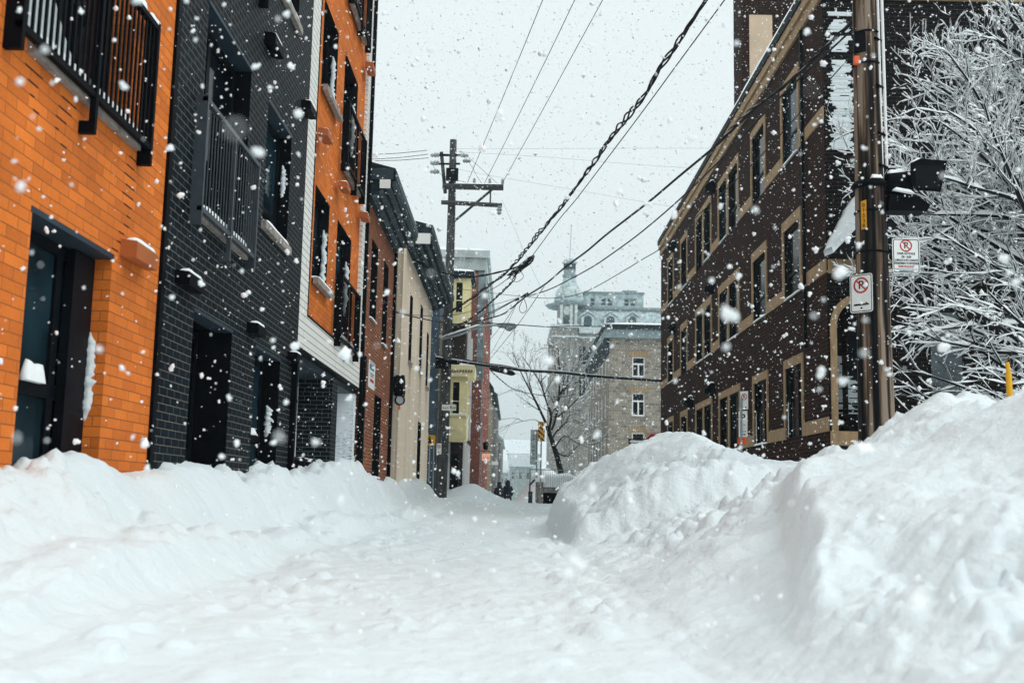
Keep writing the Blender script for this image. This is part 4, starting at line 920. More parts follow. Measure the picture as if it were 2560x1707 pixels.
# far houses and hill closing the street
for k, (a, b, z0, z1, zt, y, lab) in enumerate(((-0.6, 4.0, -3, 6.4, 9.2, 232, 'pale far house with a snowy roof closing the street, right of centre'), (-3.4, -1.0, -3, 5.2, 8.0, 240, 'narrow pale far house at the end of the street, left one'), (-1.2, 6.6, -3, 10.2, 13.4, 262, 'wide pale far house with a snowy roof behind the two smaller ones'))):
    o = thing('far_house', lab, 'house', (a, y, -3)); fr = front(float(y))
    hs = [(a + (b - a) * (i + 0.5) / 3 - 0.3, a + (b - a) * (i + 0.5) / 3 + 0.3, z1 - 2.6, z1 - 1.1) for i in range(3)]
    MB().wall(fr, a, b, z0, z1, hs, 0.1).body(fr, a, b, z0, z1, 8).build('wall', PALEC, o)
    for h in hs: window(o, fr, *h, -0.08, frame=WHITEP, fw=0.06, pane=SLATED)
    MB().add([fr.P(a - 0.3, z1, 0.4), fr.P(b + 0.3, z1, 0.4), fr.P(b + 0.3, zt, -4), fr.P(a - 0.3, zt, -4), fr.P(b + 0.3, z1, -8.4), fr.P(a - 0.3, z1, -8.4)], [(0, 1, 2, 3), (3, 2, 4, 5), (0, 3, 5), (1, 2, 4)]).build('roof', SNOW, o)

# ------------------------------------------------------------------ poles
def pole_mesh(pts, rad, n=20): return MB().tube(pts, rad, n)
p0, p1 = np.array([4.27, 13.0, 0.2]), np.array([4.235, 13.0, 9.5])
pl = thing('utility_pole', 'thick weathered wooden utility pole with a light conduit, in front of the brown brick building', 'pole', p0)
zz = np.linspace(0, 1, 24); pts = [p0 + (p1 - p0) * t for t in zz]; rr = 0.225 - (0.225 - 0.115) * zz
pole_mesh(pts, rr).build('shaft', WOODP, pl, True)
def side(z, ang, extra=0.0):                   # point on the pole's skin
    t = (z - p0[2]) / (p1[2] - p0[2]); c = p0 + (p1 - p0) * t; R = 0.225 - 0.11 * t + extra
    return c + np.array([R * math.cos(ang), R * math.sin(ang), 0])
MB().tube([at(2208, 502, 12.9), at(2201, 250, 12.9), at(2194, 0, 12.9), at(2191, -120, 12.9)], 0.017, 8).build('conduit', WHITEP, pl)
MB().tube([at(2217, 416, 12.93), at(2211, 220, 12.93), at(2204, 0, 12.93), at(2201, -120, 12.93)], 0.020, 8).build('conduit', WHITEP, pl)
m = MB()
for z in (4.38, 3.55, 4.05, 5.9, 6.3):
    m.tube([side(z, a, 0.004) for a in np.linspace(0, 2 * math.pi, 24)], 0.014 if z != 4.38 else 0.045, 6)
for z in (5.0, 5.6, 6.2, 4.6): m.tube([side(z, -1.2, 0.02), side(z, -0.3, 0.03)], 0.02, 5)
m.build('pole_band', METAL, pl)
m = MB(); c = side(6.15, -2.5, 0.02); m.box(Fr(c, (1, 0, 0), (0, 0, 1), (0, -1, 0)), -0.05, 0.09, -0.12, 0.13, -0.02, 0.05); m.build('cable_clamp', METAL, pl)
MB().box(Fr(side(5.93, -2.6, 0.02), (1, 0, 0), (0, 0, 1), (0, -1, 0)), -0.03, 0.03, -0.05, 0.05, -0.02, 0.04).build('marker', SIGNO, pl)
snow_strip(pl, 'snow', side(4.43, -1.9, -0.02), side(4.43, -1.0, -0.02), 0.07, 0.05, (0.2, -1, 0), 90, n=8)

tg = thing('pole_number_tag', 'narrow yellow number tag nailed upright on the left of the thick wooden pole', 'sign', side(4.0, -2.55))
FTg = turned(side(3.98, -2.3, 0.012), -0.62)
MB().prism(FTg, [(-0.033, -0.17), (0.033, -0.155), (0.033, 0.19), (-0.033, 0.175)], 0, 0.004).build('plate', TAGY, tg)
m = MB()
for ch_, v in zip('01S3R', (0.125, 0.065, 0.0, -0.065, -0.125)): m.text(FTg, ch_, 0.062, 0.0, v, 0.0055, bold=0.0008)
m.build('lettering', SIGNB, tg)

def rounded(w, h, r, n=5):
    P = []
    for cx, cy, a0 in ((w / 2 - r, h / 2 - r, 0), (-w / 2 + r, h / 2 - r, 90), (-w / 2 + r, -h / 2 + r, 180), (w / 2 - r, -h / 2 + r, 270)):
        for k in range(n + 1):
            a = math.radians(a0 + 90 * k / n); P.append((cx + r * math.cos(a), cy + r * math.sin(a)))
    return P
def plate(root, fr, w, h, r=0.03, border=True, base=SIGNW):
    MB().prism(fr, rounded(w, h, r), -0.004, 0.0).build('plate', base, root)
    if border:
        o, i = rounded(w - 0.02, h - 0.02, r * 0.8), rounded(w - 0.038, h - 0.038, r * 0.65); n = len(o)
        m = MB(); m.add([fr.P(u, v, 0.0015) for u, v in o] + [fr.P(u, v, 0.0015) for u, v in i], [(k, (k + 1) % n, n + (k + 1) % n, n + k) for k in range(n)]); m.build('border', SIGNB, root)
def no_park(root, fr, cu, cv, R):
    m = MB(); m.ring(fr, cu, cv, R * 0.80, R, 0.0, 0.003)
    c, s_ = math.cos(math.radians(-45)), math.sin(math.radians(-45)); t = R * 0.085
    m.prism(fr, [(cu - c * R * 0.82 - s_ * t, cv - s_ * R * 0.82 + c * t), (cu - c * R * 0.82 + s_ * t, cv - s_ * R * 0.82 - c * t), (cu + c * R * 0.82 + s_ * t, cv + s_ * R * 0.82 - c * t), (cu + c * R * 0.82 - s_ * t, cv + s_ * R * 0.82 + c * t)], 0.0, 0.0035)
    m.build('prohibition_ring', SIGNR, root)
    MB().text(fr, 'P', R * 1.45, cu, cv, 0.0022, bold=R * 0.02).build('letter', SIGNB, root)
def arrow(fr, u0, u1, v, t, right_=True, mb=None):
    m = mb or MB()
    if right_: P = [(u0, v - t), (u1 - 4 * t, v - t), (u1 - 4.5 * t, v - 2.6 * t), (u1, v), (u1 - 4.5 * t, v + 2.6 * t), (u1 - 4 * t, v + t), (u0, v + t)]
    else: P = [(u1, v + t), (u0 + 4 * t, v + t), (u0 + 4.5 * t, v + 2.6 * t), (u0, v), (u0 + 4.5 * t, v - 2.6 * t), (u0 + 4 * t, v - t), (u1, v - t)]
    return m.prism(fr, P, 0.0, 0.002)

c1 = at(2153, 733, 12.78)
s1 = thing('no_parking_sign', 'white no parking sign with an arrow, turned edgeways, left of the thick wooden pole', 'sign', c1)
Fs1 = turned(c1, -0.80); Fs1.u = Fs1.u
# the right edge is the nearer one
Fs1 = turned(c1, -0.78)
plate(s1, Fs1, 0.285, 0.455); no_park(s1, Fs1, 0, 0.095, 0.095)
m = MB(); arrow(Fs1, -0.095, 0.10, -0.135, 0.011, True, m); m.prism(Fs1, [(0.012 * math.cos(a), -0.175 + 0.012 * math.sin(a)) for a in np.linspace(0, 6.28, 12, False)], 0, 0.003); m.build('arrow', SIGNB, s1)
MB().tube([c1 + Fs1.n * -0.006, side(float(c1[2]), -2.2, -0.02)], 0.02, 6).build('bracket', GALV, s1)
c2 = at(2265.5, 640, 12.85)
s2 = thing('snow_parking_sign', 'white no parking sign with five lines of lettering, right of the thick wooden pole', 'sign', c2)
Fs2 = turned(c2, 0.03)
plate(s2, Fs2, 0.33, 0.425, 0.035); no_park(s2, Fs2, 0, 0.125, 0.073)
m = MB()
for txt, v, sz, mi in (('DANS CETTE RUE', 0.028, 0.036, 0), ('23h - 6h30', -0.012, 0.036, 0), ('LORSQUE LE FEU CLIGNOTE', -0.052, 0.036, 0), ('DÉNEIGEMENT ET ENTRETIEN', -0.09, 0.036, 0), ('REMORQUAGE', -0.128, 0.038, 1), ('INFORMATION 641-6666', -0.182, 0.026, 2)):
    m.text(Fs2, txt, sz, 0, v, 0.0022, mi, sx=0.60 if len(txt) > 14 else 0.75, bold=0.0006)
m.box(Fs2, -0.155, 0.155, -0.161, -0.157, 0, 0.0022, 0)
m.build('lettering', [SIGNB, SIGNR, SIGNBL], s2)
m = MB()
for z in (0.06, -0.09): m.tube([c2 + np.array([-0.13, 0.012, z]), np.array([4.40, 12.95, c2[2] + z])], 0.012, 6)
m.build('bracket', METAL, s2)

# the black snow-clearing beacon beside the pole
bc = at(2310, 440, 12.9)
hb = thing('warning_light', 'large black warning light with a deep square hood, right of the wooden pole', 'signal light', bc)
FB = Fr(bc, (1, 0, 0), (0, 0, 1), (0, -1, 0))
m = MB()
a = [at(x, y, 12.75) for x, y in ((2276, 408), (2302, 396), (2368, 402), (2352, 480), (2290, 476), (2276, 455))]
b = [at(x, y, 13.12) for x, y in ((2276, 420), (2300, 410), (2350, 412), (2342, 470), (2290, 470), (2278, 455))]
m.add(a + b, [(0, 1, 2, 3, 4, 5), (6, 7, 8, 9, 10, 11), (0, 6, 7, 1), (1, 7, 8, 2), (2, 8, 9, 3), (3, 9, 10, 4), (4, 10, 11, 5), (5, 11, 6, 0)])
hd = m.build('hood', METAL, hb)
m = MB(); q = [at(x, y, 12.735) for x, y in ((2288, 414), (2358, 413), (2345, 472), (2290, 470))]
m.add(q, [(0, 1, 2, 3)]); m.build('visor_panel', FRAME, hd)
c0 = at(2272, 462, 12.95)
m = MB(); m.lathe(c0, [(-0.29, 0.12), (-0.25, 0.145), (-0.05, 0.165), (0.0, 0.165)], 18, 0, (1, 0, 0.0)); m.build('lamp_body', METAL, hb, True)
m = MB(); m.prism(Fr(at(2246, 500, 12.95), (1, 0, 0), (0, 0, 1), (0, -1, 0)), [(-0.14, 0.05), (0.2, 0.0), (0.34, -0.08), (0.30, -0.16), (-0.16, -0.16)], -0.12, 0.12); m.build('mount', METAL, hb)
snow_strip(hb, 'snow', c0 + np.array([-0.27, -0.09, 0.11]), c0 + np.array([-0.06, -0.09, 0.135]), 0.16, 0.05, (0, 1, 0), 91, n=8)
snow_strip(hb, 'snow', c0 + np.array([-0.24, -0.17, -0.11]), c0 + np.array([0.0, -0.19, -0.16]), 0.06, 0.045, (0, 1, 0), 92, n=8)
snow_strip(hb, 'snow', at(2278, 408, 12.76), at(2301, 396, 12.76), 0.2, 0.03, (0, 1, 0), 93, n=6)
MB().tube([c0 + np.array([-0.28, 0, 0]), np.array([4.35, 13.0, c0[2] - 0.05])], 0.05, 8).build('arm', METAL, hb)

# far pole on the left with crossarms and the street lamp
q0, q1 = np.array([-2.70, 42.0, -0.5]), np.array([-2.60, 42.0, 14.35])
p2 = thing('utility_pole', 'far wooden utility pole with two side crossarms and a street lamp, by the beige house', 'pole', q0)
ts = np.linspace(0, 1, 14); pole_mesh([q0 + (q1 - q0) * t + np.array([0.05 * math.sin(3 * t), 0, 0]) for t in ts], 0.235 - 0.10 * ts, 14).build('shaft', WOODF, p2, True)
def beam(a, b, t): return MB().tube([np.array(a, float), np.array(b, float)], t, 4)
ca = beam((-2.95, 41.8, 12.42), (-0.58, 41.8, 12.42), 0.125).build('crossarm', WOODF, p2)
cb = beam((-2.98, 41.8, 11.78), (-0.62, 41.8, 11.70), 0.09).build('crossarm', WOODF, p2)
snow_strip(ca, 'snow', (-2.5, 41.70, 12.51), (-0.6, 41.70, 12.51), 0.2, 0.05, (0, 1, 0), 94)
beam((-2.62, 41.85, 10.9), (-1.0, 41.85, 12.36), 0.05).build('brace', WOODF, p2)
beam((-1.08, 41.85, 11.74), (-1.08, 41.85, 12.36), 0.03).build('brace', WOODF, p2)
def insul(c, root, up=(0, 0, 1), s=1.0):
    m = MB(); m.lathe(np.array(c, float), [(0, 0.02 * s), (0.05 * s, 0.07 * s), (0.08 * s, 0.04 * s), (0.12 * s, 0.075 * s), (0.16 * s, 0.04 * s), (0.2 * s, 0.06 * s), (0.25 * s, 0.02 * s)], 8, 0, up); return m.build('insulator', GALV, root)
for x in (-1.72, -1.12, -0.62): insul((x, 41.8, 12.52), ca)
insul((-0.72, 41.8, 11.72), cb, (0, 0, -1), 1.6)
m = MB(); m.tube([(-3.35, 41.95, 13.72), (-2.05, 41.95, 13.72)], 0.05, 6); m.tube([(-3.35, 41.95, 13.35), (-2.3, 41.95, 13.38)], 0.04, 6); m.build('top_bracket', METAL, p2)
m = MB(); m.tube([(-3.05, 42, 13.85), (-2.85, 42, 12.2)], 0.08, 6); m.build('pole_top_riser', WOODF, p2)
for z in (13.72, 13.40, 13.05): insul((-3.1, 41.95, z), p2, (-1, 0, -0.05), 1.5)
for x, z in ((-2.3, 13.72), (-2.2, 13.5)): insul((x, 41.95, z), p2, (1, 0, 0.0), 1.3)
m = MB(); m.box(Fr((-2.6, 41.75, 13.0), (1, 0, 0), (0, 0, 1), (0, -1, 0)), -0.22, 0.25, -0.35, 0.12, -0.1, 0.1); m.build('fuse_box', METAL, p2)
lm = MB().tube([at(x, y, 41.8) for x, y in ((1104, 848), (1150, 836), (1200, 817), (1235, 813), (1262, 813))], [0.05, 0.05, 0.045, 0.04, 0.04], 8).build('lamp_arm', GALV, p2, True)
m = MB(); c = at(1270, 814, 41.8)
m.lathe(c, [(-0.42, 0.03), (-0.35, 0.09), (0.0, 0.12), (0.25, 0.10), (0.32, 0.03)], 12, 0, (1, 0, -0.02)); hh = m.build('lamp_head', GREYC, lm, True)
m = MB(); m.lathe(c + np.array([0.05, 0, -0.06]), [(0.0, 0.19), (0.06, 0.17), (0.13, 0.10), (0.16, 0.02)], 12, 0, (0, 0, -1)); m.build('lens', GALV, lm, True)
snow_strip(p2, 'snow', at(1104, 843, 41.7), at(1200, 812, 41.7), 0.14, 0.06, (0, 1, 0), 95)
m = MB(); m.box(front(41.7), -2.98, -2.1, 5.45, 5.6, -0.1, 0.1); m.box(front(41.7), -3.0, -2.5, 5.3, 5.45, -0.2, 0.25); m.build('cable_bracket', METAL, p2)

# street signs near the far pole
c = at(1122.5, 1018.5, 41.6); o = thing('street_name_sign', 'white street name board lettered Rue du Roi, fixed across the far utility pole', 'sign', c); fr = turned(c, 0.0)
plate(o, fr, 0.54, 0.225, 0.02, border=False)
m = MB(); m.text(fr, 'Rue du', 0.085, -0.125, -0.015, 0.002, sx=0.9, bold=0.001); m.text(fr, 'Roi', 0.165, 0.145, 0.0, 0.002, sx=0.95, bold=0.002); m.build('lettering', SIGNB, o)
MB().tube([c + np.array([-0.15, 0.01, 0]), np.array([-2.66, 41.9, c[2]])], 0.02, 6).build('bracket', GALV, o)
c = at(1097.5, 1121.5, 41.5); o = thing('no_parking_sign', 'small white no parking sign low on the far utility pole', 'sign', c); fr = turned(c, 0.35)
plate(o, fr, 0.19, 0.40, 0.02, border=False); no_park(o, fr, 0, 0.09, 0.075); m = MB(); arrow(fr, -0.06, 0.06, -0.14, 0.010, False, m); m.build('arrow', SIGNB, o)
c = at(1075, 1100, 43.5); o = thing('yellow_sign', 'yellow square sign with a dark figure, half hidden by the beige house corner', 'sign', c); fr = turned(c, 0.5)
plate(o, fr, 0.42, 0.40, 0.02, border=False, base=SIGNY)
m = MB(); m.prism(fr, [(-0.08, -0.12), (-0.09, 0.04), (-0.03, 0.08), (0.05, 0.03), (0.06, -0.12)], 0, 0.003); m.prism(fr, [(-0.02 + 0.045 * math.cos(a), 0.11 + 0.045 * math.sin(a)) for a in np.linspace(0, 6.28, 12, False)], 0, 0.003); m.build('figure', SIGNB, o)
MB().tube([c + np.array([0, 0.02, -0.2]), (c[0], 43.52, -0.4)], 0.03, 6).build('post', GALV, o)
c = at(1085, 1100, 43.7); fr = turned(c, 0.9)
o = thing('yellow_side_sign', 'narrow yellow sign seen edgeways beside the square yellow one', 'sign', c); plate(o, fr, 0.16, 0.34, 0.01, border=False, base=TAGY); MB().tube([c + np.array([0, 0.02, 0.1]), (c[0] + 0.02, 43.73, -0.4)], 0.025, 6).build('post', GALV, o)
c = at(1072, 1215, 41.0); o = thing('snow_stake', 'thin dark marker stake at the corner of the left snow bank', 'stake', (c[0], c[1], 0)); MB().tube([(c[0], 41, -0.3), (c[0], 41, float(at(1072, 1205, 41)[2]))], 0.03, 6).build('stake', BLUEM, o)

# hazard marker, long banner sign and the stoop on the right of the crossing
c = at(1353.5, 1078, 46.5); o = thing('hazard_marker', 'yellow and black diagonally striped hazard marker on a grey post', 'sign', (c[0], 46.5, 0)); fr = turned(c, 0.0)
w, h = 0.285, 0.81
MB().box(fr, -w / 2, w / 2, -h / 2, h / 2, -0.005, 0).build('plate', SIGNB, o)
m = MB()
for k in range(-1, 5):
    v = h / 2 + 0.02 - k * 0.215
    P = [(-w / 2, v), (-w / 2, v - 0.115), (w / 2, v - 0.115 - 0.27), (w / 2, v - 0.27)]
    def clip(P, lo, hi):
        for sgn, lim in ((1, hi), (-1, lo)):
            Q = []
            for (a, b), (c_, d) in zip(P, P[1:] + P[:1]):
                ia, ib = sgn * b <= sgn * lim, sgn * d <= sgn * lim
                if ia: Q.append((a, b))
                if ia != ib: t = (lim - b) / (d - b); Q.append((a + (c_ - a) * t, lim))
            P = Q
            if len(P) < 3: return []
        return P
    P = clip(P, -h / 2, h / 2)
    if P: m.prism(fr, P, 0.0, 0.003)
m.build('stripe', SIGNY, o)
MB().tube([c + np.array([0, 0.03, h / 2]), (c[0], 46.53, 0)], 0.032, 8).build('post', GALV, o)
c = at(1333.5, 1117, 50.0); o = thing('banner_sign', 'tall narrow grey framed board hanging beside the striped hazard marker', 'sign', (c[0], 50, 0)); fr = turned(c, 0.0)
m = MB(); w, h = 0.27, 1.55
for a, b, cc, d in ((-w / 2, -w / 2 + 0.025, -h / 2, h / 2), (w / 2 - 0.025, w / 2, -h / 2, h / 2), (-w / 2, w / 2, h / 2 - 0.03, h / 2), (-w / 2, w / 2, -h / 2, -h / 2 + 0.03)): m.box(fr, a, b, cc, d, -0.02, 0.02)
m.build('frame', GREYC, o); MB().box(fr, -w / 2 + 0.02, w / 2 - 0.02, -h / 2 + 0.02, h / 2 - 0.02, -0.01, 0.005).build('panel', PALEC, o)
m = MB()
for k in range(7): m.box(fr, -0.05, 0.05, h / 2 - 0.3 - k * 0.17, h / 2 - 0.2 - k * 0.17, 0.005, 0.009)
m.build('mark', GREYC, o)
MB().tube([c + np.array([w / 2 + 0.03, 0, h / 2]), (c[0] + w / 2 + 0.03, 50, -0.3)], 0.03, 8).build('post', GALV, o)

st = thing('stoop', 'stone stoop with thin railing bars and thick snow, before the bare tree', 'stoop', (1.4, 48, 0))
f47 = front(47.3)
MB().box(f47, 1.0, 1.32, -0.3, 1.15, -0.5, 0.0).build('newel_wall', CONC, st)
snow_strip(st, 'snow', (0.95, 47.22, 1.15), (1.32, 47.22, 1.15), 0.5, 0.16, (0, 1, 0), 101, n=8)
MB().box(f47, 1.33, 3.2, 0.72, 0.95, -2.5, -0.1).build('landing', CONC, st)
MB().box(f47, 1.33, 3.2, -0.3, 0.715, -2.5, -0.9).build('base', METAL, st)
snow_strip(st, 'snow', (1.3, 47.3, 0.95), (3.2, 47.3, 0.95), 2.3, 0.55, (0, 1, 0), 102, n=14)
m = MB(); m.box(f47, 0.74, 2.6, 1.66, 1.70, -0.02, 0.02)
for k in range(24): m.box(f47, 0.76 + k * 0.078, 0.772 + k * 0.078, 0.98, 1.66, -0.008, 0.008)
m.box(f47, 0.72, 0.78, 0.9, 1.72, -0.03, 0.03); m.build('railing', GREYC, st)
m = MB(); m.tube([(0.72, 46.8, 1.0), (0.95, 46.8, 1.25)], 0.045, 6); m.tube([(0.74, 46.8, -0.2), (0.74, 46.8, 1.0)], 0.035, 6); m.box(front(46.8), 0.68, 0.86, -0.2, 0.75, -0.05, 0.02); m.build('handrail', BLUEM, st)

# signs along the right bank
o = thing('parking_sign_post', 'post with two white parking signs and an orange tag, before the brown brick', 'sign', (5.36, 26, 0))
MB().tube([(5.36, 26.03, 0.2), (5.36, 26.03, 2.97)], 0.03, 8).build('post', GALV, o)
ct = at(1860.5, 1001, 26); fr = turned(ct, -0.75)
MB().box(fr, -0.105, 0.105, -0.21, 0.22, -0.004, 0).build('plate', SIGNW, o); no_park(o, fr, 0, 0.09, 0.078)
m = MB(); arrow(fr, -0.07, 0.07, -0.165, 0.009, True, m); m.build('arrow', SIGNB, o)
ct = at(1857.5, 1060, 26); fr = turned(ct, -0.75)
MB().box(fr, -0.118, 0.118, -0.30, 0.31, -0.004, 0).build('plate', SIGNW, o)
m = MB(); m.text(fr, 'P', 0.25, 0.0, 0.14, 0.0022, bold=0.004)
for k, tx in enumerate(('9h  21h', 'L  V', '120 min')): m.text(fr, tx, 0.06, 0, -0.02 - 0.075 * k, 0.0022, sx=0.8)
arrow(fr, -0.08, 0.08, -0.245, 0.010, True, m); m.build('lettering', SIGNB, o)
ct = at(1855, 1101, 26); fr = turned(ct, -0.75)
MB().box(fr, -0.118, 0.118, -0.08, 0.065, -0.004, 0).build('tag', SIGNO, o)
m = MB()
for k in range(3): m.box(fr, -0.08, 0.06, 0.03 - k * 0.04, 0.042 - k * 0.04, 0, 0.002)
m.build('lettering', SIGNR, o)
cs = at(1640, 1117, 30); o = thing('stop_sign', 'red octagonal stop sign with a one-way arrow board, nearly buried behind the right snow mound', 'sign', (cs[0], 30, 0)); fr = turned(cs, 0.0)
oc = lambda R: [(R * math.cos(math.radians(22.5 + 45 * k)), R * math.sin(math.radians(22.5 + 45 * k))) for k in range(8)]
MB().prism(fr, oc(0.42), -0.006, 0).build('plate', SIGNR, o)
m = MB(); A, B = oc(0.40), oc(0.385); m.add([fr.P(*p, 0.002) for p in A] + [fr.P(*p, 0.002) for p in B], [(k, (k + 1) % 8, 8 + (k + 1) % 8, 8 + k) for k in range(8)]); m.text(fr, 'ARRÊT', 0.2, 0, 0, 0.002, sx=0.85); m.build('lettering', SIGNW, o)
MB().tube([cs + np.array([0, 0.03, 0.3]), (cs[0], 30.03, 0)], 0.035, 8).build('post', GALV, o)
co = at(1571, 1103, 29.9); co = co + np.array([0.38, 0, 0]); fr = turned(co, 0.0)
MB().box(fr, -0.38, 0.38, -0.075, 0.075, -0.004, 0).build('arrow_board', SIGNB, o)
m = MB(); m.prism(fr, [(-0.355, 0.0), (-0.27, 0.06), (-0.27, 0.032), (0.33, 0.032), (0.33, -0.032), (-0.27, -0.032), (-0.27, -0.06)], 0, 0.003); m.build('arrow', SIGNW, o)
mk = at(2517, 940, 12.0); o = thing('marker_post', 'bright yellow marker post standing behind the right snow bank', 'post', (mk[0], 12, 0.5))
m = MB(); m.tube([(mk[0] + 0.05, 12, 0.3), (mk[0] + 0.02, 12, float(at(2517, 930, 12)[2]))], 0.032, 10); m.build('post', SIGNY, o)
MB().tube([(mk[0] + 0.02, 12, float(at(2517, 930, 12)[2])), (mk[0] + 0.01, 12, float(at(2516, 905, 12)[2]))], 0.022, 10).build('cap', SIGNY, o)

# ------------------------------------------------------------------ overhead wires, each hanging in a vertical plane
def spline(P, k=6):
    P = np.asarray(P, float)
    if len(P) < 3: return np.array([P[0] + (P[-1] - P[0]) * t for t in np.linspace(0, 1, k + 1)])
    Q = np.vstack([2 * P[0] - P[1], P, 2 * P[-1] - P[-2]]); out = []
    for i in range(1, len(Q) - 2):
        for t in np.linspace(0, 1, k, False):
            a, b, c, d = Q[i - 1], Q[i], Q[i + 1], Q[i + 2]
            out.append(0.5 * ((2 * b) + (c - a) * t + (2 * a - 5 * b + 4 * c - d) * t * t + (3 * b - a - 3 * c + d) * t ** 3))
    out.append(P[-1]); return np.array(out)
def hang(px, A, B):                          # where the sight lines meet the wire's vertical plane A-B
    A, B = np.array(A, float), np.array(B, float); d = B - A; n = np.array([d[1], -d[0]]); out = []
    for x, y in px:
        r = ray(x, y); t = n @ (A - EYE[:2]) / (n @ r[:2]); out.append(EYE + r * t)
    return np.array(out)
def wire(label, px, A, B, rad, twist=0, pitch=1.1, amp=None, name='overhead_wire', snow=False):
    P = spline(hang(px, A, B))
    o = thing(name, label, 'wire', P.mean(0), 'wires strung over the street')
    if not twist:
        MB().tube(P, rad, 6).build('cable', CABLE, o, True)
    else:
        d = np.r_[0, np.cumsum(np.linalg.norm(np.diff(P, axis=0), axis=1))]
        s = np.arange(0, d[-1], 0.08); C = np.stack([np.interp(s, d, P[:, k]) for k in range(3)], 1)
        t = np.gradient(C, axis=0); t /= np.linalg.norm(t, axis=1)[:, None]; a = np.cross(t, [0, 0, 1.0]); a /= np.linalg.norm(a, axis=1)[:, None]; b = np.cross(t, a)
        amp = amp or rad * 1.3
        wob = 1 + 0.6 * np.sin(s * 1.7) * np.sin(s * 0.9 + 1)
        for k in range(twist):
            ph = s * 2 * math.pi / pitch + 2 * math.pi * k / twist + 0.8 * np.sin(s * 0.8 + k)
            MB().tube(C + (amp * wob)[:, None] * (np.cos(ph)[:, None] * a + np.sin(ph)[:, None] * b), rad, 5).build('strand', CABLE, o, True)
    if snow:
        m = MB(); Q = P + np.array([0, 0, rad * 0.9]); m.tube(Q, rad * 0.6, 5); m.build('snow', SNOW, o, True)
    return o
FP, RP = (-2.6, 42), (4.15, 13)
wire("leftmost of three straight wires climbing from the far crossarm to the photo's top", [(1168, 459), (1230, 310), (1294, 155), (1357, 0), (1440, -205)], (-1.72, 41.8), (0.72, 26), 0.011)
wire("middle of three straight wires climbing from the far crossarm to the photo's top", [(1208, 465), (1285, 312), (1362, 156), (1437, 0), (1536, -210)], (-1.12, 41.8), (1.45, 26), 0.011)
wire("rightmost of three straight wires climbing from the far crossarm to the photo's top", [(1252, 465), (1340, 306), (1425, 150), (1507, 0), (1620, -210)], (-0.62, 41.8), (2.1, 26), 0.011)
wire('thick loosely twisted bundle of cables sweeping up to the top right', [(1105, 790), (1129, 777), (1180, 744), (1207, 723), (1255, 690), (1282, 663), (1315, 624), (1350, 579), (1375, 551), (1416, 500), (1478, 415), (1545, 320), (1600, 253), (1650, 172), (1696, 103), (1765, 0), (1830, -110)], FP, (2.7, 15.6), 0.017, 3, 1.3, 0.032)
wire('plain wire running just under the thick twisted bundle to the top right', [(1318, 657), (1349, 615), (1400, 546), (1439, 500), (1520, 394), (1600, 288), (1700, 152), (1812, 0), (1880, -95)], (0.38, 30), (3.6, 14), 0.011)
wire('wire sagging from the beige house eave to the tangled knot over the street', [(1005, 610), (1021, 636), (1060, 663), (1114, 684), (1174, 693), (1210, 688), (1270, 675), (1320, 657)], (-2.6, 32), (0.38, 30), 0.021, 2, 0.9, 0.012)
wire('twisted cable dropping from the tangled knot back to the far pole', [(1318, 655), (1292, 681), (1282, 702), (1252, 732), (1210, 771), (1174, 797), (1106, 838)], (0.38, 30), FP, 0.018, 2, 0.8, 0.022)
wire('thin wire dropping from the tangled knot, between the two twisted cables', [(1318, 657), (1288, 681), (1250, 711), (1213, 733), (1160, 770)], (0.38, 30), (-1.9, 41), 0.011)
wire('long black cable rising from the far pole to the near wooden pole', [(1105, 812), (1150, 809), (1190, 804), (1250, 788), (1275, 773), (1314, 742), (1365, 709), (1413, 668), (1467, 628), (1513, 589), (1566, 548), (1628, 500), (1699, 440), (1795, 360), (1876, 283), (2002, 180), (2078, 107), (2143, 46)], FP, RP, 0.021)
wire('snow-flecked twisted cable end on the near wooden pole', [(1790, 362), (1876, 276), (1950, 225), (2002, 178), (2078, 103), (2143, 43)], (2.35, 20.6), RP, 0.012, 2, 0.7, 0.014, snow=True)
wire('second cable below the long black one, crossing the brown brick to the wooden pole', [(1306, 741), (1329, 738), (1377, 722), (1429, 696), (1480, 668), (1518, 643), (1582, 597), (1633, 556), (1694, 503), (1772, 429), (1837, 363), (1918, 276), (2000, 196), (2136, 70)], FP, (4.12, 13), 0.013)
wire('thin lowest wire sagging past the hall and up the brown brick building', [(1120, 719), (1250, 735), (1306, 741), (1352, 745), (1383, 745), (1429, 740), (1480, 722), (1556, 679), (1607, 648), (1650, 622), (1715, 566), (1883, 409), (2044, 233), (2133, 134)], FP, (4.1, 13), 0.008)
wire('cable slung level across the street from the beige house in front of the street lamp', [(988, 780), (1005, 785), (1083, 802), (1150, 811), (1205, 807), (1259, 810), (1310, 813), (1372, 817), (1429, 815), (1505, 816), (1652, 816)], (-2.9, 29), (6.5, 49.4), 0.017)
wire('thin wire just above the level cable on the left', [(988, 778), (1040, 788), (1100, 790), (1150, 785), (1205, 770), (1306, 741)], (-2.9, 29), (0.3, 36), 0.008)
wb = wire('thick black cable trunk crossing the street level behind the yellow bay window', [(1090, 894), (1113, 899), (1157, 905), (1211, 913), (1260, 919), (1311, 926), (1408, 932), (1494, 941), (1652, 952)], FP, (6.5, 49.4), 0.055, snow=True)
wire('thinner cable lashed along the thick black cable trunk', [(1157, 898), (1211, 908), (1260, 914), (1311, 924), (1380, 931)], FP, (6.5, 49.4), 0.03)
P = hang([(1225, 920), (1232, 921), (1280, 933), (1287, 935)], FP, (6.5, 49.4))
MB().tube(P, [0.05, 0.105, 0.105, 0.04], 10).build('splice_sleeve', CABLE, wb, True)
kn = hang([(1318, 657)], (0.38, 30), (3.6, 14))[0]
kt = thing('cable_knot', 'tangled black knot of cables and hanging loops over the street', 'wire', kn)
